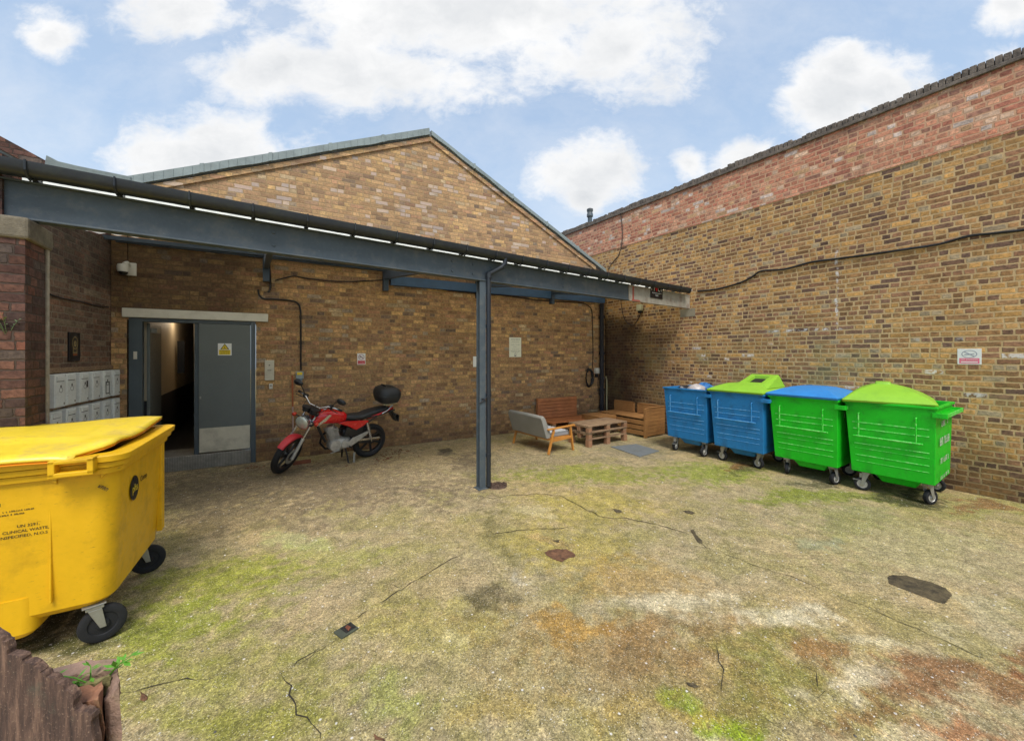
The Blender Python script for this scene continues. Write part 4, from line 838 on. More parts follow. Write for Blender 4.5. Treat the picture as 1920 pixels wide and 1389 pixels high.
# dark plaque on the side wall
LA = math.atan2(-ln.x, ln.y)*-1
la = math.atan2(ln.y, ln.x)+math.pi/2
pc = left(137, 650, 0)
t_ = thing('wall_plaque', pc, 'black upright plaque with a worn gilt crest above the mailboxes', 'plaque', la)
q = MB(); panel(q, LM, .26, .37, .018); q.build('panel', m_signk, t_, bevel=.003)
q = MB(); ring(q, T(0, .05, .0195), .085, .016, sx=.8); ring(q, T(0, .04, .0195), .04, .03, sx=.8); rectm(q, T(0, 0, .0195), -.05, -.035, -.07, .0); rectm(q, T(0, 0, .0195), .035, .05, -.07, .0); rectm(q, T(0, 0, .0195), -.05, .05, -.085, -.07); q.build('crest', m_gold, t_)
q = MB(); rectm(q, T(0, 0, .0195), -.05, .05, -.115, -.09); q.build('scroll', P('rusty_print', S(140, 78, 46), .6), t_)

# ================================================================== mailboxes
A_ = Vector((*LW0, 0)); ldir = Vector((LW1.x-LW0.x, LW1.y-LW0.y, 0)).normalized()
mnames = ['front-left mailbox', 'second mailbox from the pier', 'third mailbox from the pier', 'fourth mailbox from the pier', 'fifth mailbox from the pier', 'mailbox nearest the door']
def mailbox(p, label, dmg, tilt=0):
    t = thing('mailbox', p, label, 'mailbox', la, 'white metal mailboxes on the side wall')
    q = MB(); panel(q, LM, .215, .385, .115); q.build('case', m_mail, t, bevel=.006)
    q = MB(); panel(q, LM, .185, .29, .006, 0, -.035, .115); dr = q.build('door', m_mail, t, bevel=.003)
    q = MB(); panel(q, LM, .15, .012, .003, 0, .102, .1195); panel(q, LM, .16, .05, .012, 0, .145, .115); q.build('letter_flap', m_mail, t, bevel=.002)
    q = MB(); panel(q, LM, .145, .006, .004, 0, .112, .1152); q.build('slot', m_text, t)
    q = MB(); panel(q, LM, .02, .022, .004, .065, -.15, .121); q.build('lock', m_zinc, dr)
    q = MB(); panel(q, LM, .022, .026, .002, 0, .055, .1212); ring(q, T(0, .01, .1222), .03, .005, sx=1.2)
    if dmg == 1: panel(q, LM, .03, .085, .003, .05, .04, .1212)
    if dmg == 2:
        for a_, b_, c_, d_ in ((.10, .012, 0, .03), (.012, .17, -.05, -.05), (.10, .012, 0, -.135), (.012, .17, .05, -.05)): panel(q, LM, a_, b_, .003, c_, d_, .1212)
    q.build('number_label', m_text, dr); return t
# first box sits where the pier hides the rest of the wall
d0 = (left(92, 700, .12)-A_).dot(ldir); d1 = (left(228, 700, .12)-A_).dot(ldir)
step = (d0-d1)/6
for k in range(6):
    dd = d1+step*(5.5-k); base_ = A_+ldir*dd
    dmg = {2: 1, 4: 2}.get(k, 0)
    what = {0: 'upper row mailbox nearest the brick pier, standing proud of the others', 1: 'upper row mailbox with a long scratch, second from the pier', 2: 'upper row mailbox with a black smear on its door, third from the pier',
            3: 'upper row mailbox with a dark open slot, fourth from the pier', 4: 'upper row mailbox with a black square frame on its door', 5: 'upper row mailbox nearest the charcoal door'}[k]
    mailbox(base_+Vector((ln.x, ln.y, 0))*(.03 if k == 0 else .0)+Vector((0, 0, 1.475)), what, dmg)
    w = ['nearest the brick pier', 'second from the pier', 'third from the pier', 'fourth from the pier', 'fifth from the pier', 'nearest the charcoal door'][k]
    mailbox(base_+Vector((0, 0, 1.045)), 'lower row mailbox behind the yellow bin lid, '+w, 0)
q = MB(); 
for z0, z1 in ((1.68, 1.74), (1.24, 1.28)): q.hexa(*[[A_+ldir*a_+Vector((ln.x, ln.y, 0))*o+Vector((0, 0, z)) for a_, o in ((d1-.05, 0), (d0+.1, 0), (d0+.1, .03), (d1-.05, .03))] for z in (z0, z1)])
tag(q.build('timber_rail', m_pal, bevel=.004), 'weathered timber rails fixed behind the mailbox rows', 'rail')

# ================================================================== wheeled metal bins
BD, BWd, ZR, ZB = 1.04, .88, 1.25, .27
def caster(par, x, y, top, r, yaw, mw=m_alu, brake=False, name='caster'):
    t = bpy.data.objects.new(name, None); COL.objects.link(t); t.parent = par; t.location = (x, y, 0); t.rotation_euler = (0, 0, yaw); t.empty_display_size = .05
    q = MB(); q.lathe([(r*.62, -.022), (r*.86, -.026), (r*.97, -.02), (r, 0), (r*.97, .02), (r*.86, .026), (r*.62, .022)], c=(.04, 0, r), axis='Y', seg=28, closed=True); q.build('tyre', m_blk, t, smooth=50)
    q = MB(); q.lathe([(.015, -.03), (r*.25, -.028), (r*.3, -.016), (r*.58, -.014), (r*.64, -.02), (r*.64, .02), (r*.58, .014), (r*.3, .016), (r*.25, .028), (.015, .03)], c=(.04, 0, r), axis='Y', seg=20); q.build('hub', mw, t, smooth=40)
    q = MB(); q.box(-.055, .055, -.045, .045, top-.008, top); q.box(-.04, .045, -.04, .04, top-.03, top-.009)
    for s_ in (-1, 1): q.prism([(-.03, s_*.034, top-.03), (.035, s_*.034, top-.03), (.056, s_*.034, r-.015), (.026, s_*.034, r-.015)], (0, s_*.006, 0))
    if brake: q.box(.05, .14, -.03, .03, r*1.5, r*1.5+.008); q.box(.03, .07, -.02, .02, r*1.5, top-.03)
    q.build('fork', m_zinc, t, bevel=.003); return t
def metal_bin(v_right, body, lidm, style, label, x0=6.92, rot=0, yaws=(0, 0, 0, 0)):
    t = thing('wheeled_bin', (x0, v_right, 0), label, 'bin', rot, 'four-wheeled bins lined up along the right wall')
    q = MB(); b_ = [(.045, .015), (.97, .015), (.97, .82), (.045, .82)]; tp = [(0, 0), (BD, 0), (BD, BWd), (0, BWd)]
    n_ = len(b_)
    out0 = [Vector((x, y, ZB)) for x, y in b_]; out1 = [Vector((x, y, ZR-.03)) for x, y in tp]
    ft = [(-.02, -.02), (BD+.02, -.02), (BD+.02, BWd+.02), (-.02, BWd+.02)]
    rim0 = [Vector((x, y, ZR-.03)) for x, y in ft]; rim1 = [Vector((x, y, ZR)) for x, y in ft]
    in1 = [Vector((x*.95+.026, y*.95+.022, ZR)) for x, y in tp]; in0 = [Vector((x*.95+.026, y*.95+.022, ZB+.2)) for x, y in b_]
    q.loft([out0, out1, rim0, rim1, in1, in0])
    def fx(z): return .045*(ZR-z)/(ZR-ZB)
    def fyl(z): return .82+.06*(z-ZB)/(ZR-ZB)
    bo = q.build('body', body, t, bevel=.006); wm_ = m_greenw if body is m_green else m_bluew; q = MB()
    for z, th in ((.955, .016), (.865, .016), (.66, .014), (.50, .014), (.60, .006), (.42, .006)):     # pressed swages, front and side
        q.hexa([(fx(z)-.006, .06, z), (fx(z)-.006, fyl(z)-.06, z), (fx(z)+.01, fyl(z)-.06, z), (fx(z)+.01, .06, z)], [(fx(z)-.002, .06, z+th), (fx(z)-.002, fyl(z)-.06, z+th), (fx(z)+.01, fyl(z)-.06, z+th), (fx(z)+.01, .06, z+th)])
        q.build('pressed_rib', wm_, t, bevel=.003); q = MB()
    q = MB(); q.hexa([(.14, .20, .17), (.75, .20, .17), (.75, .52, .17), (.14, .52, .17)], [(.08, .14, ZB), (.85, .14, ZB), (.85, .58, ZB), (.08, .58, ZB)]); q.build('drain_sump', body, t, bevel=.01)
    q = MB(); zt, zb_ = 1.09, .775; yl, yr = fyl(.9)-.13, .17; X = -.035
    for yy in (yl, yr): q.tube([(fx(zt)+.01, yy, zt+.01), (X+.01, yy, zt), (X+.02, yy, zb_)], .009, 8)
    q.tube([(X+.02, yl+.055, zb_), (X+.02, yr-.06, zb_-.002)], .012, 8); q.build('pull_handle', wm_, t, smooth=50)
    q = MB(); q.box(.02, BD-.02, -.09, -.001, 1.145, 1.158); q.build('lifting_rail', body, t, bevel=.003); q = MB(); q.box(.02, BD-.02, -.10, -.085, 1.13, 1.175); q.build('lifting_rail_lip', wm_, t, bevel=.003);
    for x_ in (0, BD-.02): q = MB().box(x_-.03, x_+.03, -.10, .03, 1.12, 1.18); q.build('rail_end_lug', body, t, bevel=.004)
    q = MB(); q.box(.058, .064, .25, .38, .335, .345); q.build('slot', m_text, t)
    for k, (x, y) in enumerate(((.12, .68), (.12, .09), (.90, .68), (.90, .09))): caster(t, x, y, ZB, .092, yaws[k], brake=(k % 2 == 0))
    # lids
    def hip(loops, mat, name='lid', rz=0, off=(0, 0, 0), r=.03):
        L = [rrect(0, 0, hx, hy, z, min(r, hx*.4, hy*.4), 4) if len(l_) == 3 else rrect(l_[3], l_[4], hx, hy, z, min(r, hx*.4, hy*.4), 4) for l_ in loops for hx, hy, z in (l_[:3],)]
        qq = MB().loft(L, cap0=False); M_ = Matrix.Translation((BD/2+off[0], BWd/2+off[1], off[2])) @ Matrix.Rotation(rz, 4, 'Z'); qq.xf(M_)
        o = qq.build(name, mat, t, smooth=17); s_ = o.modifiers.new('s', 'SOLIDIFY'); s_.thickness = .006; return o
    if style == 'pyramid':
        hip([(.53, .46, 1.235), (.53, .46, 1.262), (.515, .445, 1.275), (.42, .36, 1.345, 0, .01), (.30, .25, 1.415, 0, .03), (.17, .12, 1.465, 0, .04), (.13, .085, 1.475, 0, .05), (.12, .075, 1.50, 0, .05), (.10, .06, 1.505, 0, .05)], lidm, rz=R(11), off=(-.02, .10, .012))
    elif style == 'dome':
        hip([(.545, .475, 1.235), (.545, .475, 1.268), (.53, .46, 1.280), (.36, .32, 1.345), (.24, .21, 1.382), (.12, .10, 1.395)], lidm, off=(-.01, .02, .012))
    elif style == 'hatch':
        hip([(.545, .475, 1.235), (.545, .475, 1.265), (.53, .46, 1.275), (.38, .34, 1.34), (.28, .25, 1.375), (.27, .24, 1.378)], lidm, off=(-.01, .02, .012))
        q = MB(); c0 = Vector((BD/2+.12, BWd/2-.08, 0))
        o_ = lambda hx, hy, z: [c0+Vector((sx*hx, sy*hy, z)) for sx, sy in ((-1, -1), (1, -1), (1, 1), (-1, 1))]
        tl = lambda L: [Vector((p.x, p.y, p.z+(p.x-c0.x)*.30-(p.y-c0.y)*.0)) for p in L]; q.loft([o_(.34, .30, 1.33), tl(o_(.27, .23, 1.455)), tl(o_(.25, .21, 1.465)), tl(o_(.17, .13, 1.465)), tl(o_(.16, .12, 1.41))], cap0=False); q.build('hatch_frame', lidm, t, bevel=.006)
        q = MB(); q.hexa(tl(o_(.165, .125, 1.41)), tl(o_(.165, .125, 1.415))); q.build('hatch_opening', m_text, t)
    return t
bins = []
b4 = metal_bin(1.04, m_green, m_lime, 'pyramid', 'bright green bin nearest the camera with a skewed peaked lime lid', 6.98, 0, (R(100), R(-25), R(70), R(80)))
b3 = metal_bin(1.98, m_green, m_bluelid, 'dome', 'bright green bin with a low blue domed lid', 6.90, R(-1), (R(15), R(-15), R(60), R(120)))
b2_ = metal_bin(2.93, m_blue, m_lime, 'hatch', 'blue bin with a lime lid that has a raised rectangular hatch', 6.86, R(0), (R(80), R(75), R(60), R(120)))
b1_ = metal_bin(3.88, m_blue, None, 'open', 'blue bin standing open and full of rubbish at the far end of the row', 6.87, R(0), (R(185), R(175), R(60), R(120)))
for i, (nm, bb) in enumerate((('near', b4), ('mid', b3), ('mid2', b2_))):
    q = MB(); rot = Matrix(((1, 0, 0, 0), (0, 0, -1, 0), (0, 1, 0, 0), (0, 0, 0, 1)))
    mk = lambda x, z: Matrix.Translation((x, -.008, z)) @ rot
    for x, z, w, h, n, s_ in ((.36, 1.02, .30, .07, 5, 1), (.72, 1.035, .20, .07, 3, 2), (.48, .80, .60, .10, 9, 3), (.48, .555, .52, .07, 9, 4), (.48, .345, .52, .045, 12, 5)):
        if i == 0 or n < 6: q = MB(); words(q, mk(x, z), w, h, n, s_+i); q.build('lettering', m_wtext, bb)
# rubbish in the open bin: each bag a thing
rr = random.Random(21)
def bag(p, r, mat, label, name='rubbish_bag', seed=1, flat=.6):
    r_ = random.Random(seed); q = MB(); n, m_ = 18, 10; vs = []; ph = [r_.uniform(0, 6) for _ in range(6)]
    for i in range(m_+1):
        th = math.pi*i/m_
        for j in range(n):
            a = 2*math.pi*j/n; rad = r*(1+.10*math.sin(3*a+ph[0])*math.sin(th*2+ph[1])+.07*math.sin(7*a+ph[2]+3*th)+.05*math.sin(11*a+ph[3]-5*th)+r_.uniform(-.03, .03))
            vs.append((math.cos(a)*math.sin(th)*rad, math.sin(a)*math.sin(th)*rad*.9, math.cos(th)*rad*flat))
    q.add(vs, [(i*n+j, i*n+(j+1) % n, (i+1)*n+(j+1) % n, (i+1)*n+j) for i in range(m_) for j in range(n)])
    o = q.build(name, mat, smooth=35); o.location = p; return tag(o, label, 'bag')
m_bagk = P('black_bag_plastic', S(36, 38, 44), .3, var=.3, scale=12, bump=.5, bscale=25); m_bagw = P('white_bag_plastic', S(176, 168, 164), .35, var=.15, bump=.5, bscale=25); m_bagb = P('blue_bag_plastic', S(50, 110, 170), .35, var=.2, bump=.5, bscale=25)
m_bagg = P('green_bag_plastic', S(90, 140, 100), .4, var=.2, bump=.5, bscale=25)
bag((7.16, 4.25, 1.20), .17, m_bagw, 'white rubbish bag on top of the open blue bin', seed=2, flat=.75); bag((7.25, 4.55, 1.19), .15, m_bagk, 'black rubbish bag at the far side of the open blue bin', seed=3)
bag((7.1, 4.0, 1.15), .13, m_bagk, 'black rubbish bag at the near side of the open blue bin', seed=4); bag((7.62, 4.35, 1.22), .17, m_bagb, 'blue rubbish bag at the back of the open blue bin', seed=5); bag((7.6, 3.98, 1.2), .14, m_bagk, 'black rubbish bag in the back corner of the open bin, against the lime lid', seed=6)
bag((7.3, 4.36, 1.08), .24, m_bagk, 'large black rubbish bag in the middle of the open blue bin', seed=7); bag((7.4, 4.6, 1.2), .11, m_bagg, 'small green rubbish bag at the far side of the open blue bin', seed=8); bag((7.72, 4.6, 1.12), .16, m_bagk, 'black rubbish bag at the far back of the open blue bin', seed=9)

# ================================================================== yellow clinical bin
yb = thing('wheeled_bin', (-.70, 3.46, 0), 'large yellow plastic bin with an ill-fitting yellow lid beside the door', 'bin', R(-4))
YD, YL = 1.25, 1.55
def ring_body(z, ins, r=.11, x1=0.0, wl=YL): return rrect(-wl/2-.0, YD/2, wl/2-ins, YD/2-ins, z, r, 6)
q = MB(); q.loft([ring_body(.262, .14), ring_body(.30, .105), ring_body(.60, .085), ring_body(1.16, .065), ring_body(1.175, .055), ring_body(1.245, .05)], cap1=False)
# deeper belly between the wheels
q.loft([rrect(-YL/2, YD/2, YL/2-.47, YD/2-.12, .17, .05, 6), rrect(-YL/2, YD/2, YL/2-.44, YD/2-.10, .20, .06, 6), rrect(-YL/2, YD/2, YL/2-.43, YD/2-.09, .42, .06, 6)])
ybo = q.build('body', m_yel, yb, smooth=30)
q = MB(); 
for ins, z0, z1 in ((.042, 1.135, 1.172), (.020, 1.178, 1.212), (0, 1.218, 1.258)):
    q.loft([ring_body(z0, ins, .10), ring_body(z1, ins-.004, .10), ring_body(z1+.001, ins+.11, .05), ring_body(z0, ins+.11, .05)], cap0=False, cap1=False)
q.build('rim', m_yel, yb, bevel=.004, smooth=30)
for a_ in ((-.370, -.360, .0725, .10, .36, 1.13), (-.098, -.058, 1.04, 1.075, .36, 1.13), (-.098, -.062, 1.10, 1.135, .36, 1.13), (-1.2, -1.19, .0725, .10, .36, 1.13)): MB().box(*a_).build('rib', m_yel, ybo, bevel=.006)
q = MB(); hx0, hx1 = -.33, -.135
for a_, b_, c_, d_ in ((hx0, hx0+.03, 1.165, 1.265), (hx1-.03, hx1, 1.165, 1.265), (hx0, hx1, 1.160, 1.188), (hx0, hx1, 1.24, 1.262)): q.box(a_, b_, -.055, .03, c_, d_)
q.prism([(hx0, .055, 1.17), (hx0-.09, .055, 1.20), (hx0-.09, .055, 1.17), (hx0-.04, .055, 1.13), (hx0, .055, 1.10)], (0, .03, 0)); q.prism([(hx1, .055, 1.17), (hx1+.06, .055, 1.20), (hx1+.06, .055, 1.17), (hx1+.02, .055, 1.13), (hx1, .055, 1.10)], (0, .03, 0))
q.build('grab_handle', m_yel, yb, bevel=.005)
def lid_grid():
    nx, ny = 40, 26; top = []; 
    for j in range(ny+1):
        y = -.03+(YD+.0)*j/ny
        if y < .04: xr = -.235
        elif y < .14: xr = -.235+.13*((y-.04)/.10)
        elif y < .6: xr = -.105+.04*(y-.14)/.46
        else: xr = -.065-.03*(y-.6)/.6
        xl = -1.53
        for i in range(nx+1):
            x = xl+(xr-xl)*i/nx; f = (i/nx)
            z = 1.292+.045*(j/ny)+.035*math.sin(math.pi*min(1, max(0, (j/ny))))*math.sin(math.pi*f)**.5
            z += .030*math.exp(-((x+.12)**2+(y-.22)**2)/.02)+.006*math.sin(9*x+4*y)+.02*(f**6)*(j/ny)
            if f > .93: z -= .012*(f-.93)/.07
            if j == 0: z -= .02
            z += .012*(abs((y-.62)) < .30)*(f < .86)
            top.append((x, y, z))
    return nx, ny, top
nx, ny, vs = lid_grid(); q = MB(); w = nx+1; q.add(vs, [(j*w+i, j*w+i+1, (j+1)*w+i+1, (j+1)*w+i) for j in range(ny) for i in range(nx)])
lo_ = q.build('lid', m_yell, yb, smooth=35); s_ = lo_.modifiers.new('s', 'SOLIDIFY'); s_.thickness = .014; s_.offset = -1
q = MB(); vs2 = [(x, y, z-.022) for x, y, z in vs]; q.add(vs2, [(j*w+i, j*w+i+1, (j+1)*w+i+1, (j+1)*w+i) for j in range(ny) for i in range(nx)]); q.build('lid_underside', m_oran, lo_, smooth=35)
q = MB(); 
for yy, zz in ((.0, 1.27), ): q.tube([(-1.5, -.005, 1.268), (-.26, -.005, 1.268)], .010, 8)
q.build('lid_edge_bead', m_yell, lo_, smooth=60)
q = MB(); q.prism([(-1.5, .95, 1.36), (-1.0, .95, 1.36), (-1.12, .95, 1.41), (-1.5, .95, 1.45)], (0, .1, 0)); q.build('lid_ridge', m_yel, lo_, bevel=.01)
for k, (x, y, a_, br) in enumerate(((-.20, .16, R(20), 0), (-.20, 1.08, R(15), 0), (-1.32, .16, R(190), 0), (-1.32, 1.08, R(170), 0))): caster(yb, x, y, .265, .118, a_, mw=m_blk)
q = MB(); rot = LM
FT = lambda x, z: Matrix.Translation((x, .0665+.02*(1.16-z)/.56, z)) @ LM
FT = lambda x, z: Matrix.Translation((x, .080-(z-.6)*.036-.002+.004, z)) @ LM
for k_, (tx, px_, py_, pz_) in enumerate((('UN 3291,', -.455, .074, .868), ('CLINICAL WASTE,', -.465, .0752, .838), ('UNSPECIFIED, N.O.S', -.48, .0765, .808))):
    q = MB(); text_mesh(q, tx, .0235, Matrix.Translation((px_, py_, pz_)) @ LM, .001); q.build('lettering', m_text, ybo)
for (px_, py_, pz_, w_, h_, n_, sd_) in ((-.53, .071, .965, .20, .010, 30, 70), (-.56, .0715, .945, .18, .010, 26, 71), (-.63, .070, 1.01, .14, .02, 8, 72)):
    q = MB(); words(q, Matrix.Translation((px_, py_, pz_)) @ LM, w_, h_, n_, sd_); q.build('lettering', m_text, ybo)
q = MB(); words(q, Matrix.Translation((-.12, .063, 1.035)) @ LM @ Matrix.Rotation(R(-40), 4, 'Z'), .07, .02, 5, 73); q.build('lettering', m_text, ybo)
dmd = lambda r_, o: [Matrix.Translation((-.70, .070-o, .845)) @ LM @ Vector(p) for p in ((-r_, 0, 0), (0, -r_, 0), (r_, 0, 0), (0, r_, 0))]
q = MB().add(dmd(.075, .004), [(0, 1, 2, 3)]); q.build('hazard_diamond_border', m_text, ybo); q = MB().add(dmd(.068, .006), [(0, 1, 2, 3)]); q.build('hazard_diamond', m_signw, ybo)
EM = lambda y, z: Matrix.Translation((-.066-.0, y, z)) @ Matrix(((0, 0, 1, 0), (1, 0, 0, 0), (0, 1, 0, 0), (0, 0, 0, 1)))
q = MB(); M_ = EM(.40, .93); n = 28; q.add([M_ @ Vector((math.cos(2*math.pi*k/n)*.088, math.sin(2*math.pi*k/n)*.088, 0)) for k in range(n)], [tuple(range(n))]); q.build('round_logo', m_signk, ybo)
q = MB(); text_mesh(q, 'phs', .080, Matrix.Translation((.004, 0, 0)) @ M_, .001); q.build('logo_lettering', m_yell, ybo)
q = MB(); text_mesh(q, 'Comp', .06, EM(.60, .955), .001); q.build('side_lettering', m_text, ybo)

# ================================================================== motorcycle
SC = 1.06
rp = ground(690, 856); fp_ = ground(530, 888); rp.z = 0
hd = math.atan2((fp_-rp).y, (fp_-rp).x)
mc = thing('motorcycle', rp, 'red and black motorcycle with a black top box parked against the rear wall', 'motorcycle', hd); mc.scale = (SC,)*3
LEAN = Matrix.Rotation(R(-9), 4, 'X')      # leans towards its left, on the stand
RW_, WB = .300, 1.30
RK = R(26); ax_top = Vector((-math.sin(RK), 0, math.cos(RK))); AX = Vector((WB, 0, RW_))
STE = Matrix.Translation(AX-Vector((.03, 0, 0))) @ Matrix.Rotation(R(40), 4, ax_top) @ Matrix.Translation(-(AX-Vector((.03, 0, 0))))
def mp(q, name, mat, par=mc, steer=False, **k): q.xf((LEAN @ STE) if steer else LEAN); return q.build(name, mat, par, **k)
def wheel(c, steer, w):
    q = MB(); q.lathe([(RW_-.075, -w*.35), (RW_-.05, -w*.5), (RW_-.02, -w*.42), (RW_, 0), (RW_-.02, w*.42), (RW_-.05, w*.5), (RW_-.075, w*.35)], c=c, axis='Y', seg=40, closed=True)
    wh = mp(q, 'front_wheel' if steer else 'rear_wheel', m_blk, steer=steer, smooth=60)
    q = MB(); q.lathe([(RW_-.100, -.026), (RW_-.072, -.036), (RW_-.072, .036), (RW_-.100, .026)], c=c, axis='Y', seg=36, closed=True)
    for k in range(6):
        a = 2*math.pi*k/6+.3; d = Vector((math.cos(a), 0, math.sin(a))); q.bar(Vector(c)+d*.03, Vector(c)+d*(RW_-.09), .032, .026, up=(0, 1, 0))
    q.lathe([(.02, -.06), (.05, -.055), (.055, -.03), (.055, .03), (.05, .055), (.02, .06)], c=c, axis='Y', seg=20)
    mp(q, 'rim', m_blkp, par=wh, steer=steer, smooth=40)
    q = MB(); q.lathe([(.07, .068 if steer else -.07), (.115 if steer else .07, .068 if steer else -.07), (.115 if steer else .07, .073 if steer else -.073), (.07, .073 if steer else -.073)], c=c, axis='Y', seg=26, closed=True); mp(q, 'brake_disc', m_zinc, par=wh, steer=steer)
wheel((WB, 0, RW_), True, .085); wheel((0, 0, RW_), False, .105)
q = MB()   # front forks
for s_ in (-1, 1):
    A0 = AX+Vector((0, s_*.095, 0)); q.tube([A0+Vector((.01, 0, -.03)), A0+ax_top*.30], .024, 12)
mp(q, 'fork_slider', m_alu, steer=True, smooth=50)
q = MB()
for s_ in (-1, 1): A0 = AX+Vector((0, s_*.095, 0)); q.tube([A0+ax_top*.29, A0+ax_top*.72], .017, 12)
mp(q, 'fork_tube', m_chrome, steer=True, smooth=50)
q = MB(); 
for h_ in (.52, .69): C = AX+ax_top*h_; q.hexa([C+Vector((x, y, -.015)) for x, y in ((-.09, -.125), (.03, -.125), (.03, .125), (-.09, .125))], [C+Vector((x, y, .018)) for x, y in ((-.09, -.125), (.03, -.125), (.03, .125), (-.09, .125))])
mp(q, 'yoke', m_blkp, steer=True, bevel=.01)
q = MB(); Ls = []  # mudguard
for k in range(13):
    a = R(44+84*k/12); rr_ = RW_+.03; w_ = .060*(1-.25*abs(k-6)/6)
    Ls.append([Vector((WB+math.cos(a)*(rr_-o)*1.0, y, RW_+math.sin(a)*(rr_-o))) for y, o in ((-w_, .035), (-w_*.9, .008), (0, -.004), (w_*.9, .008), (w_, .035), (w_*.9, .040), (0, .012), (-w_*.9, .040))])
q.loft(Ls); mp(q, 'front_mudguard', m_fade, steer=True, smooth=50)
HL = AX+ax_top*.56+Vector((.085, 0, .0))
hm = Matrix.Translation(HL) @ Matrix.Rotation(R(8), 4, 'Y')
q = MB().lathe([(.02, -.12), (.07, -.11), (.10, -.04), (.112, .01), (.112, .025)], axis='X', seg=26); q.xf(hm); hl = mp(q, 'headlight', m_chrome, steer=True, smooth=50)
q = MB().lathe([(.104, .022), (.095, .038), (.06, .055), (.0, .06)], axis='X', seg=26); q.xf(hm); mp(q, 'headlight_lens', m_glassy, par=hl, steer=True, smooth=60)
q = MB()
for s_ in (-1, 1): C = AX+ax_top*.60+Vector((.06, s_*.10, 0)); q.tube([C, C+Vector((0, s_*.07, 0))], .010, 8)
mp(q, 'indicator_stem', m_blkp, steer=True)
for s_ in (-1, 1):
    q = MB().lathe([(.008, -.03), (.026, -.02), (.030, 0), (.026, .02), (.008, .03)], c=AX+ax_top*.60+Vector((.06, s_*.19, 0)), axis='X', seg=14); mp(q, 'indicator', P('orange_indicator_lens', S(206, 66, 40), .25), steer=True, smooth=60)
q = MB()
for s_ in (-1, 1): C = AX+ax_top*.76+Vector((.07, s_*.065, .0)); q.lathe([(.03, -.05), (.055, -.04), (.06, .02), (.055, .03)], c=C, axis='Z', seg=20)
q.box(WB-.40, WB-.30, -.09, .09, .93, .97); mp(q, 'instruments', m_blkp, steer=True, smooth=40)
TB = AX+ax_top*.74
q = MB(); bar_ = [TB+Vector((-.04, 0, .03))]; q.tube([TB+Vector((-.14, .37, .10)), TB+Vector((-.10, .30, .115)), TB+Vector((-.06, .20, .12)), TB+Vector((-.03, .09, .05)), TB+Vector((-.03, -.09, .05)), TB+Vector((-.06, -.20, .12)), TB+Vector((-.10, -.30, .115)), TB+Vector((-.14, -.37, .10))], .012, 10)
mp(q, 'handlebar', m_chrome, steer=True, smooth=50)
for s_ in (-1, 1):
    q = MB().tube([TB+Vector((-.10, s_*.27, .115)), TB+Vector((-.15, s_*.39, .098))], .019, 10); q.tube([TB+Vector((-.04, s_*.25, .10)), TB+Vector((-.06, s_*.37, .085))], .007, 6); mp(q, 'grip', m_blk, steer=True, smooth=50)
    q = MB().box(TB.x-.12, TB.x-.06, s_*.225-.035, s_*.225+.035, TB.z+.08, TB.z+.14); mp(q, 'switch_cluster', m_blkp, steer=True, bevel=.01)
    q = MB().tube([TB+Vector((-.08, s_*.24, .13)), TB+Vector((-.06, s_*.27, .20)), TB+Vector((-.05, s_*.33, .27))], .007, 8)
    mr_ = mp(q, 'mirror_stem', m_blkp, steer=True, smooth=50)
    q = MB(); C = TB+Vector((-.05, s_*.375, .285)); L = []
    for x, sc in ((.03, .45), (.022, .8), (.0, 1.0), (-.012, 1.0), (-.014, .9)): L.append([C+Vector((x, math.cos(2*math.pi*k/20)*.078*sc, math.sin(2*math.pi*k/20)*.045*sc)) for k in range(20)])
    q.loft(L); mp(q, 'mirror', m_blkp, steer=True, smooth=50)
# tank
q = MB().sections([(.46, .80, .09, .06), (.50, .80, .125, .085), (.60, .81, .150, .105), (.72, .825, .155, .115), (.84, .83, .145, .105), (.93, .825, .12, .085), (.97, .82, .08, .055)], 24, 2.7); tk = mp(q, 'fuel_tank', m_red_p, smooth=60)
q = MB(); 
for s_ in (-1, 1): q.prism([(.72, s_*.152, .80), (.97, s_*.135, .72), (1.0, s_*.125, .80), (.90, s_*.135, .87), (.80, s_*.150, .88)], (0, s_*.020, 0))
mp(q, 'tank_scoop', m_red_p, bevel=.008)
q = MB()
for s_ in (-1, 1): q.add([Vector((x, s_*(.177), z)) for x, z in ((.74, .885), (.78, .90), (.88, .815), (.97, .745), (.94, .735), (.82, .80))], [tuple(range(6))])
mp(q, 'silver_stripe', m_chrome)
q = MB().lathe([(.03, .0), (.035, .012), (.03, .02)], c=(.78, 0, .935), seg=16); mp(q, 'filler_cap', m_chrome)
# seat
q = MB().sections([(-.28, .865, .085, .022), (-.22, .86, .105, .035), (-.05, .83, .120, .045), (.08, .80, .125, .050), (.20, .765, .125, .048), (.36, .765, .115, .052), (.50, .79, .085, .05), (.54, .80, .06, .035)], 20, 3); mp(q, 'seat', m_seat, smooth=60)
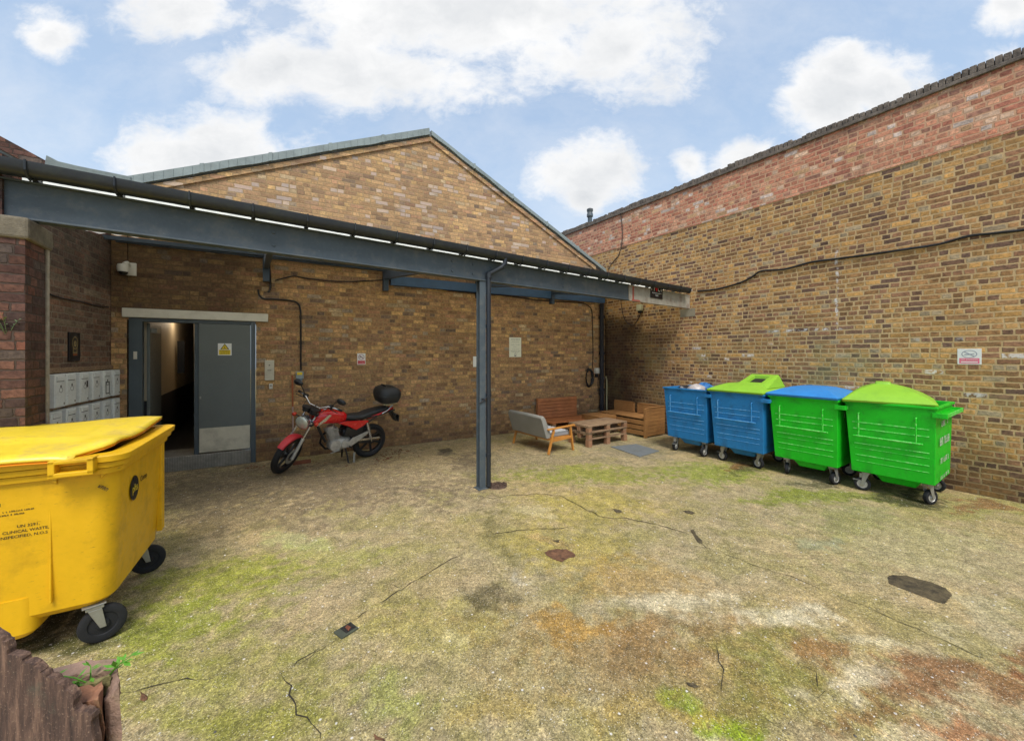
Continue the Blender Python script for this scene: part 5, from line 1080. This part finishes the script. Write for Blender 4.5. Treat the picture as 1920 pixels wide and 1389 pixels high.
# side panels
q = MB()
for s_ in (-1, 1): q.prism([(.52, s_*.12, .745), (.14, s_*.13, .72), (.10, s_*.13, .70), (.20, s_*.13, .63), (.32, s_*.13, .575), (.46, s_*.12, .66), (.62, s_*.11, .72)], (0, s_*.025, 0))
mp(q, 'side_panel', m_red_p, bevel=.012)
q = MB()
for s_ in (-1, 1): q.prism([(.46, s_*.09, .64), (.30, s_*.10, .57), (.18, s_*.10, .64), (.20, s_*.10, .50), (.34, s_*.10, .46), (.50, s_*.09, .50)], (0, s_*.03, 0))
mp(q, 'lower_side_cover', m_blkp, bevel=.01)
q = MB().sections([(.10, .745, .10, .035), (-.08, .775, .11, .036), (-.24, .82, .09, .032), (-.34, .85, .06, .022)], 16, 2.6); mp(q, 'tail_cowl', m_red_p, smooth=60)
q = MB().sections([(-.34, .845, .055, .03), (-.39, .845, .05, .025)], 12, 3); mp(q, 'tail_light', P('red_lens', S(150, 14, 20), .2), smooth=50)
q = MB(); q.tube([(-.14, .11, .79), (-.24, .12, .85), (-.34, .10, .93)], .011, 8); q.tube([(-.14, -.11, .79), (-.24, -.12, .85), (-.34, -.10, .93)], .011, 8); q.tube([(-.34, .10, .93), (-.16, .10, .945), (-.24, -.10, .945), (-.34, -.10, .93)], .010, 8); q.box(-.42, -.16, -.09, .09, .948, .962); mp(q, 'luggage_rack', m_chrome, smooth=50)
q = MB(); q.prism([(-.32, -.06, .80), (-.37, -.06, .82), (-.49, -.06, .62), (-.45, -.06, .60)], (0, .12, 0)); q.box(-.50, -.48, -.09, .09, .60, .72); mp(q, 'rear_mudguard', m_blkp, bevel=.006)
for s_ in (-1, 1):
    q = MB().tube([(-.35, s_*.06, .77), (-.37, s_*.13, .765)], .008, 6); q.lathe([(.008, -.03), (.024, -.015), (.024, .015), (.008, .03)], c=(-.37, s_*.155, .765), axis='X', seg=12); mp(q, 'rear_indicator', m_blkp, smooth=50)
# top box
q = MB(); LL = []
for z, hx, hy, ox in ((.965, .13, .14, 0), (.99, .17, .19, 0), (1.06, .195, .215, .0), (1.10, .20, .22, 0), (1.11, .195, .215, 0), (1.115, .205, .225, 0), (1.16, .20, .22, .0), (1.22, .17, .19, .01), (1.25, .12, .13, .02), (1.26, .06, .07, .02)): LL.append(rrect(-.27+ox, 0, hx, hy, z, hx*.62, 6))
q.loft(LL); tb = mp(q, 'top_box', m_seat, smooth=40)
q = MB().tube([(-.18, .07, 1.24), (-.19, .07, 1.275), (-.19, -.07, 1.275), (-.18, -.07, 1.24)], .014, 8); mp(q, 'top_box_handle', m_blkp, par=tb, smooth=50)
q = MB().box(-.480, -.470, -.10, .10, 1.14, 1.18); mp(q, 'reflector', P('dark_red_reflector', S(140, 14, 26), .2), par=tb, bevel=.004)
# frame
q = MB(); q.tube([(.93, 0, .80), (.80, 0, .50), (.74, 0, .40)], .022, 10); q.tube([(.95, 0, .86), (.60, 0, .74), (.44, 0, .70), (.36, 0, .45), (.34, 0, .33)], .022, 10)
for s_ in (-1, 1): q.tube([(.44, s_*.04, .70), (.20, s_*.09, .74), (-.10, s_*.10, .77), (-.40, s_*.08, .83)], .013, 8); q.tube([(.36, s_*.06, .42), (.10, s_*.10, .66), (-.05, s_*.10, .75)], .011, 8)
mp(q, 'frame', m_blkp, smooth=50)
# engine
q = MB(); q.sections([(.36, .36, .06, .07), (.40, .355, .10, .10), (.52, .35, .115, .105), (.64, .345, .105, .095), (.70, .35, .06, .06)], 18, 2.8); en = mp(q, 'engine', m_alu, smooth=50)
q = MB().lathe([(.02, .125), (.085, .120), (.095, .10), (.095, .06)], c=(.62, 0, .345), axis='Y', seg=24); q.lathe([(.02, .13), (.06, .125), (.07, .10), (.07, .06)], c=(.47, 0, .35), axis='Y', seg=20); mp(q, 'crankcase_cover', m_alu, par=en, smooth=40)
cd = Vector((.30, 0, .95)).normalized(); cb0 = Vector((.62, 0, .43)); q = MB()
for k in range(10):
    C = cb0+cd*(.022*k); w_ = .085 if k < 7 else .095
    q.hexa([C+Vector((-w_, -.075, -.0)), C+Vector((w_*.9, -.075, -.02)), C+Vector((w_*.9, .075, -.02)), C+Vector((-w_, .075, 0))], [C+Vector((-w_, -.075, .010)), C+Vector((w_*.9, -.075, -.010)), C+Vector((w_*.9, .075, -.010)), C+Vector((-w_, .075, .010))])
q.tube([cb0, cb0+cd*.24], .06, 14); mp(q, 'cylinder', m_alu, par=en)
q = MB().tube([(.70, -.03, .56), (.78, -.06, .50), (.79, -.09, .36), (.70, -.11, .24), (.50, -.13, .22), (.25, -.15, .24), (.0, -.17, .27), (-.30, -.18, .33)], [.018, .018, .018, .02, .024, .036, .042, .038], 12); mp(q, 'exhaust', m_blkp, smooth=50)
q = MB(); q.sections([(.50, .52, .08, .06), (.40, .53, .10, .08), (.30, .53, .08, .06)], 14, 3); q.tube([(.52, .0, .56), (.60, .0, .58)], .03, 10); mp(q, 'carburettor', m_blkp, smooth=50)
# swingarm, shocks, chain guard, pegs, stands
for s_ in (-1, 1):
    q = MB(); q.bar((.36, s_*.085, .36), (-.04, s_*.085, RW_), .028, .045); mp(q, 'swingarm', m_blkp, bevel=.004)
    q = MB(); A0, B0 = Vector((.02, s_*.125, .33)), Vector((.13, s_*.125, .68)); q.tube([A0, B0], .012, 8); 
    for k in range(11): c_ = A0.lerp(B0, .18+.07*k); q.tube([c_-Vector((0, 0, .006)), c_+Vector((0, 0, .006))], .028, 12)
    mp(q, 'shock_absorber', m_chrome, smooth=50)
    q = MB().prism([(.36, s_*.115, .44), (.10, s_*.115, .52), (.06, s_*.115, .50), (.30, s_*.115, .34), (.42, s_*.115, .28), (.44, s_*.115, .36)], (0, s_*.012, 0)); mp(q, 'footrest_plate', m_alu, bevel=.004)
    q = MB().tube([(.40, s_*.12, .30), (.40, s_*.20, .31)], .012, 8); q.tube([(.16, s_*.12, .42), (.16, s_*.19, .43)], .011, 8); mp(q, 'footpeg', m_blk, smooth=50)
q = MB().prism([(.30, .09, .40), (-.12, .09, .38), (-.16, .09, .35), (.30, .09, .36)], (0, .02, 0)); mp(q, 'chain_guard', m_chrome, bevel=.003)
q = MB().tube([(.56, .125, .27), (.68, .14, .25), (.72, .17, .26)], .009, 8); mp(q, 'gear_lever', m_zinc)
q = MB()
for s_ in (-1, 1): q.tube([(.44, s_*.07, .26), (.40, s_*.14, .03 if s_ < 0 else .0)], .014, 8)
q.tube([(.40, .14, .02), (.33, .17, .012)], .011, 8); q.bar((.36, .14, .01), (.46, .14, .01), .03, .012); mp(q, 'stand', m_blkp)
q = MB()
for k in range(3): q.tube([TB+Vector((-.05, .2-.18*k, .09)), TB+Vector((.08, .15-.14*k, .02)), TB+Vector((.03, .06-.06*k, -.16)), TB+Vector((-.10, .02, -.24))], .005, 6)
mp(q, 'control_cable', m_cable, steer=True)
# bits round the motorcycle
q = MB(); g0 = ground(690, 0) if False else None
p_ = ground(664+0, 860); 
tag(MB().tube([ground(663.5, 866)+Vector((0, 0, .0)), ground(663.5, 866)+Vector((.01, .01, .17))], .020, 8).build('security_post', m_zinc), 'short grey metal post standing by the motorcycle rear wheel', 'post')
bpole = back(549.5, 800, .07); t_ = thing('broom_handle', Vector((bpole.x, bpole.y, 0)), 'orange and grey pole leaning on the wall behind the motorcycle', 'pole')
q = MB().tube([(0, -.05, .02), (-.005, .0, .95)], .013, 8); q.build('lower_shaft', P('pink_grey_pole', S(176, 150, 140), .5), t_); q = MB().tube([(-.005, .0, .95), (-.01, .03, 1.52)], .014, 8); q.build('upper_shaft', m_cop, t_)
q = MB().tube([(-.005, -.02, .80), (.005, -.02, .84)], .02, 8); q.build('clamp', m_signr, t_)
p_ = ground(566, 869); q = MB().box(-.14, .14, -.05, .05, 0, .055); o = q.build('loose_brick', P('loose_brick_red', S(120, 72, 48), .9, var=.3, bump=.5), bevel=.008); o.location = p_; o.rotation_euler = (0, 0, R(-2)); tag(o, 'loose red brick lying on the ground behind the motorcycle front wheel', 'brick')
rr = random.Random(8); q = MB()
for (cx_, cy_, sx, sy, n) in ((742, 848, 30, 8, 60), (480, 878, 25, 4, 26), (712, 862, 16, 7, 26), (600, 870, 60, 6, 14), (280, 1068, 12, 6, 10), (735, 858, 30, 6, 20)):
    for k in range(n):
        p_ = ground(cx_+rr.gauss(0, sx*.5), cy_+rr.gauss(0, sy*.5)); a = rr.uniform(0, 6.28); l = rr.uniform(.012, .032); w_ = l*.5; z = gzat(p_.x, p_.y)+rr.uniform(.004, .02); c_, s_ = math.cos(a), math.sin(a)
        q.add([(p_.x+c_*l, p_.y+s_*l, z), (p_.x-s_*w_, p_.y+c_*w_, z+rr.uniform(0, .012)), (p_.x-c_*l, p_.y-s_*l, z), (p_.x+s_*w_, p_.y-c_*w_, z+rr.uniform(0, .012))], [(0, 1, 2), (0, 2, 3)])
struct(q.build('fallen_leaves', m_dleaf), 'stuff')

# ================================================================== furniture
# two-seat sofa, back towards the camera-left
so_ = thing('garden_sofa', (4.62, 5.70, 0), 'small grey upholstered sofa with honey wood arms seen from behind', 'sofa', R(1))
q = MB(); bk = []   # local: x = depth (+x is the front), y = width 0..1.3
for y, sc in ((0, .94), (.03, 1.0), (.58, 1.01), (1.10, 1.0), (1.13, .94)):
    bk.append([Vector(p) for p in ((.06, y, .30), (-.035, y, .30+.0), (-.10, y, .50), (-.155*1, y, .70*sc), (-.13, y, .735*sc), (-.085, y, .735*sc), (-.045, y, .69*sc), (.06, y, .42))])
q.loft(bk); q.build('backrest', m_fabric, so_, bevel=.012, smooth=40)
for k in range(2): q = MB().box(.05, .60, .05+.52*k, .56+.52*k, .30, .395); q.build('seat_cushion', m_fabl, so_, bevel=.03)
q = MB().box(.02, .60, .03, 1.10, .26, .298); q.build('seat_frame', m_oak, so_, bevel=.006)
for y in (-.035, 1.13):
    q = MB(); q.bar((-.02, y+.02, .475), (.68, y+.02, .50), .055, .032); q.build('armrest', m_oak, so_, bevel=.010)
    q = MB(); q.bar((.0, y+.02, .0), (.14, y+.02, .46), .032, .05, up=(0, 1, 0)); q.build('leg', m_oak, so_, bevel=.006)
    q = MB(); q.bar((.64, y+.02, .0), (.56, y+.02, .48), .032, .05, up=(0, 1, 0)); q.build('leg', m_oak, so_, bevel=.006)
    q = MB(); q.bar((.08, y+.02, .25), (.60, y+.02, .275), .028, .05); q.build('side_rail', m_oak, so_, bevel=.004)
# pallet table
def pallet(par, x0, x1, y0, y1, z0, h=.145, n=5, mt=m_pal, mb_=m_palr):
    q = MB(); rr = random.Random(int(z0*100)+n); w = (y1-y0)/n
    for k in range(n): q.box(x0, x1, y0+w*k+.008, y0+w*(k+1)-.006, z0+h-.022+rr.uniform(-.002, .002), z0+h)
    for k in range(3): xx = x0+(x1-x0-.1)*k/2; q.box(xx, xx+.1, y0, y1, z0+h-.044, z0+h-.0245)
    q.build('deck', mt, par, bevel=.003)
    q = MB()
    for a in (0, .5, 1): yy = y0+(y1-y0-.09)*a; q.box(x0, x1, yy, yy+.09, z0, z0+.02)
    q.build('base_boards', mt, par, bevel=.003)
    for a in (0, .5, 1):
        for b_ in (0, .5, 1): xx = x0+(x1-x0-.1)*b_; yy = y0+(y1-y0-.095)*a; q = MB().box(xx+.002, xx+.098, yy+.002, yy+.093, z0+.021, z0+h-.045); q.build('block', mb_, par, bevel=.003)
pt = thing('pallet_table', (5.66, 5.66, 0), 'low coffee table of stacked grey pallets in front of the grey sofa', 'table', R(0))
pallet(pt, 0, 1.18, 0, .62, .29); pallet(pt, .01, 1.17, .01, .61, .145)
for a in (0, 1):
    for b_ in (0, .5, 1): q = MB().box(.0+1.08*b_, .10+1.08*b_, .0+.52*a, .10+.52*a, 0, .144); q.build('leg', m_palr, pt, bevel=.004)
# orange bench against the rear wall
ob = thing('pallet_bench', (5.78, 7.0, 0), 'orange-stained pallet bench with a tall slatted back against the rear wall', 'bench', BANG)
pallet(ob, 0, 1.48, -.05, .62, .155, mt=m_orw, mb_=m_pal); pallet(ob, 0, 1.48, -.05, .62, .0, mt=m_pal, mb_=m_pal)
q = MB()
for k in range(6): z = .31+.083*k; q.hexa([(.0, .60-.02+.0, z), (1.22, .58, z), (1.22, .605, z), (0, .605, z)], [(.0, .60, z+.079), (1.22, .60, z+.079), (1.22, .625, z+.079), (0, .625, z+.079)])
q.box(.0, .05, .625, .655, .30, .81); q.box(1.17, 1.22, .625, .655, .30, .81); q.build('backrest', m_orw, ob, bevel=.004)
# brown corner bench against the right wall
cbn = thing('slatted_bench', (7.39, 5.60, 0), 'brown slatted timber bench with a boxed near arm against the right wall', 'bench')
q = MB(); q.box(-.03, .04, -.03, .03, 0, .67); q.build('arm_post', m_brw, cbn, bevel=.004)
q = MB()
for k in range(8): q.box(.04, .70, -.02, .0, .03+.080*k, .03+.080*k+.074)
q.box(.04, .70, -.03, .03, .672, .69); q.build('arm_panel', m_brw, cbn, bevel=.003)
q = MB()
for z in (.05, .17, .29): q.box(-.02, 0, .03, .92, z, z+.095)
q.build('front_slats', m_brw, cbn, bevel=.003)
q = MB()
for k in range(6): q.box(.02+.11*k, .02+.11*k+.10, .03, 1.45, .415, .435)
q.build('seat', m_brw, cbn, bevel=.003)
for y0, y1 in ((.06, .70), (.80, 1.45)):
    q = MB()
    for k in range(5): q.hexa([(.60, y0+.03, .45+.045*k), (.625, y0+.03, .45+.045*k), (.625, y1-.03, .45+.045*k), (.60, y1-.03, .45+.045*k)], [(.61, y0+.03, .49+.045*k), (.635, y0+.03, .49+.045*k), (.635, y1-.03, .49+.045*k), (.61, y1-.03, .49+.045*k)])
    q.box(.60, .645, y0, y0+.04, .44, .70); q.box(.60, .645, y1-.04, y1, .44, .70); q.box(.60, .645, y0, y1, .67, .70); q.build('backrest', m_brw, cbn, bevel=.003)
ch = thing('slatted_footstool', (6.78, 6.42, 0), 'low brown slatted seat joined up to the left of the corner bench', 'seat')
q = MB()
for k in range(6): q.box(.0, .58, .02+.10*k, .11+.10*k, .40, .42)
q.box(0, .58, 0, .015, .30, .415); q.box(0, .015, 0, .62, .30, .415); q.build('seat', m_brw, ch, bevel=.003)
for x in (.02, .52):
    for y in (.02, .56): q = MB().box(x, x+.05, y, y+.05, 0, .398); q.build('leg', m_brw, ch, bevel=.003)
tag(MB().lathe([(.10, 0), (.12, .02), (.16, .34), (.165, .36), (.14, .36), (.13, .30)], c=tuple(ground(1119, 800)), seg=18).build('plant_tub', P('dark_green_plastic', S(40, 58, 38), .6), smooth=40), 'dark green plastic tub tucked between the two benches', 'tub')
# floor cover, drain by the post, small pit
cs4 = [ground(x, y) for x, y in ((1145, 838), (1193, 833), (1236, 846), (1200, 857))]
q = MB(); q.hexa([c+Vector((0, 0, .001)) for c in cs4], [c+Vector((0, 0, .014)) for c in cs4]); tag(q.build('access_cover', m_cover, bevel=.003), 'blue-grey steel access cover set in the concrete by the pallet table', 'cover')
c0 = ground(932, 911); q = MB(); q.lathe([(.02, .012), (.13, .012), (.145, .0)], c=c0, seg=20)
rr = random.Random(4)
for k in range(70): a = rr.uniform(0, 6.28); r_ = .13*math.sqrt(rr.random()); s_ = rr.uniform(.005, .013); x, y = c0.x+math.cos(a)*r_*1.1, c0.y+math.sin(a)*r_*.9; q.box(x-s_, x+s_, y-s_, y+s_*.8, .0, .018+s_)
tag(q.build('gully_grate', P('rusty_brown_gully', S(84, 66, 54), .9, var=.5, scale=30, bump=.6)), 'leaf-choked round gully at the foot of the post', 'drain')
c0 = ground(649, 1183); t_ = thing('drain_box', c0, 'small broken square drain cover sunk in the mossy concrete', 'drain', R(20))
q = MB().box(-.062, .062, -.05, .05, .0, .012); q.build('frame', P('dark_green_drain', S(70, 74, 60), .8, var=.3), t_, bevel=.002); q = MB().box(-.02, .055, -.035, .042, .0122, .0135); q.build('opening', m_text, t_); q = MB().prism([(.0, -.03, .014), (.03, -.01, .014), (.025, .03, .014), (.005, .02, .014)], (0, 0, .004)); q.build('shard', m_dleaf, t_)

# ================================================================== plants
def sprig(p, n, hgt, spread, mat, label, seed, leafl=.05, lean=(0, 0), name='weed'):
    rr = random.Random(seed); t = thing(name, p, label, 'plant'); q = MB(); lf = MB()
    for k in range(n):
        a = rr.uniform(0, 6.28); h_ = hgt*rr.uniform(.6, 1.1); tip = Vector((math.cos(a)*spread*rr.uniform(.4, 1)+lean[0], math.sin(a)*spread*rr.uniform(.4, 1)+lean[1], h_)); mid = tip*.5+Vector((0, 0, h_*.12))
        q.tube([(0, 0, 0), mid, tip], [.0022, .0018, .0008], 5)
        for j in range(7):
            f = .3+.7*j/6; b_ = Vector((0, 0, 0)).lerp(mid, min(1, f*2)) if f < .5 else mid.lerp(tip, f*2-1); d = Vector((rr.uniform(-1, 1), rr.uniform(-1, 1), rr.uniform(-.1, .7))).normalized(); s_ = d.cross(Vector((0, 0, 1))).normalized(); L = leafl*rr.uniform(.6, 1.2)
            lf.add([b_, b_+d*L*.5+s_*L*.17, b_+d*L, b_+d*L*.5-s_*L*.17], [(0, 1, 2), (0, 2, 3)])
    q.build('stem', mat, t); lf.build('leaves', mat, t); return t
sprig(depth_pt(14, 632, 2.86), 6, .16, .10, m_leafd, 'small grey-green shrub sprouting from the brick pier', 5, .035, (.02, -.05), 'buddleia_sprig')
# ================================================================== broken wall stub in the near left corner
sb = thing('broken_brick_wall', depth_pt(100, 1389, 1.2)*1.0-Vector((0, 0, depth_pt(100, 1389, 1.2).z)), 'broken stub of old brick wall in the near left corner of the yard', 'wall')
sb0 = Vector(sb.location)
m_rb = P('weathered_orange_brick', S(150, 104, 76), .95, var=.35, scale=20, dirt=S(100, 104, 60), damt=.6, dscale=10, bump=.9, bscale=50)
m_pb = P('pinkish_lichened_brick', S(150, 122, 104), .95, var=.3, scale=20, dirt=S(104, 104, 60), damt=.6, dscale=10, bump=.9, bscale=50)
def riven():
    m, t, b = newmat('riven_dark_brown_brick'); co = t.new('ShaderNodeTexCoord').outputs['Object']
    mp_ = t.new('ShaderNodeMapping'); t.put(mp_.inputs[0], co); mp_.inputs['Rotation'].default_value = (R(0), R(22), R(0)); mp_.inputs['Scale'].default_value = (42, 42, 6)
    n = t.noise(mp_.outputs[0], 1.4, 6, .65); g = t.noise(co, 160, 4, .7)
    c = t.ramp(n, [(.30, S(58, 44, 38)), (.5, S(92, 70, 58)), (.68, S(136, 106, 86))]); c = t.mix(t.mr(g, .58, .74), c, (*S(160, 132, 108), 1)); c = t.mix(t.mr(t.noise(co, 14, 5, .6), .6, .75, 0, .5), c, (*S(84, 88, 72), 1))
    t.put(b.inputs['Base Color'], c); b.inputs['Roughness'].default_value = .95; t.put(b.inputs['Normal'], t.bump(t.m('ADD', n, t.m('MULTIPLY', g, .3)), 1, .008)); return m
m_riv = riven()
_rr = random.Random(6); edge = [(-90, 1120), (-40, 1165), (0, 1197), (8, 1205), (14, 1226), (38, 1232), (44, 1240), (62, 1244), (72, 1258), (78, 1262), (90, 1272), (112, 1282), (128, 1295), (136, 1310), (137, 1330), (148, 1336), (158, 1334), (172, 1340), (170, 1360), (176, 1400), (180, 1600), (-90, 1600)]; _e = []
for _a, _b in zip(edge[:20], edge[1:21]):
    for _k in range(3): _e.append((_a[0]+(_b[0]-_a[0])*_k/3+_rr.uniform(-2, 2), _a[1]+(_b[1]-_a[1])*_k/3+_rr.uniform(-2.5, 2.5)))
edge = _e+edge[20:]
q = MB(); Zf = 1.02; pf = [depth_pt(x, y, Zf) for x, y in edge]; back_d = Vector((sn, cs, 0))*.02; pb_ = [p+back_d for p in pf]
n = len(edge); q.add([p-sb0 for p in pf]+[p-sb0 for p in pb_], [tuple(range(n))[::-1], tuple(range(n, 2*n))]+[(i, (i+1) % n, n+(i+1) % n, n+i) for i in range(n)])
q.build('riven_face', m_riv, sb)
def rough(pts8, amp, seed, n=7):
    """hexahedron subdivided and roughened"""
    b_, t_ = [Vector(p) for p in pts8[:4]], [Vector(p) for p in pts8[4:]]; q = MB(); rr = random.Random(seed)
    def P_(u, v, w):
        lo = b_[0].lerp(b_[1], u).lerp(b_[3].lerp(b_[2], u), v); hi = t_[0].lerp(t_[1], u).lerp(t_[3].lerp(t_[2], u), v); p = lo.lerp(hi, w)
        f = lambda s_, k: (vnoise(np.array([p.x*s_+p.z*1.7*s_]), np.array([p.y*s_+p.z*s_]), 1, seed+k)[0]-.5)
        return p+Vector((f(30, 1)+.5*f(80, 5), f(30, 2)+.5*f(80, 6), f(30, 3)+.5*f(80, 7)))*amp
    for fc in range(6):
        vs = []
        for i in range(n+1):
            for j in range(n+1):
                a, c_ = i/n, j/n; vs.append(P_(*[(a, c_, 0), (a, c_, 1), (a, 0, c_), (a, 1, c_), (0, a, c_), (1, a, c_)][fc])-sb0)
        q.add(vs, [(i*(n+1)+j, i*(n+1)+j+1, (i+1)*(n+1)+j+1, (i+1)*(n+1)+j) for i in range(n) for j in range(n)])
    return q
def cblock(px0, px1, pyt0, pyt1, Z0, Z1, h, amp, seed):
    """block whose near top edge runs (px0,pyt0)-(px1,pyt1) at depth Z0, far depth Z1, height h"""
    a, b_ = depth_pt(px0, pyt0, Z0), depth_pt(px1, pyt1, Z0); fa_, fb_ = depth_pt(px0, pyt0, Z1), depth_pt(px1-4, pyt1, Z1); fa_.z, fb_.z = a.z, b_.z
    t_ = [a, b_, fb_, fa_]; return rough([p-Vector((0, 0, h)) for p in t_]+t_, amp, seed)
cblock(132, 192, 1322, 1306, 1.055, 1.10, .6, .014, 3).build('orange_brick', m_rb, sb, smooth=50)
cblock(126, 205, 1298, 1268, 1.115, 1.125, .05, .008, 4).build('mortar_ridge', P('mossy_mortar', S(120, 112, 70), .95, var=.4, scale=30, bump=.8), sb, smooth=50)
cblock(78, 222, 1276, 1254, 1.155, 1.20, .20, .016, 5).build('far_brick', m_pb, sb, smooth=50)
cblock(70, 208, 1322, 1300, 1.12, 1.15, .9, .01, 6).build('core', P('dark_mortar_core', S(64, 56, 42), .95, var=.4), sb, smooth=50)
cblock(196, 224, 1316, 1288, 1.08, 1.14, .9, .010, 7).build('end_brick', m_pb, sb, smooth=50)
sprig(depth_pt(170, 1282, 1.13), 2, .06, .05, m_leaf, 'bright green weed growing up from the broken wall stub, nearest its middle', 12, .03, (-.03, 0))
sprig(depth_pt(200, 1272, 1.13), 2, .055, .03, m_leaf, 'bright green weed leaning out over the right end of the broken stub', 17, .034, (.07, -.03))
sprig(depth_pt(148, 1290, 1.125), 3, .02, .02, m_leaf, 'tiny pale seedling in the crevice of the broken stub', 19, .016)
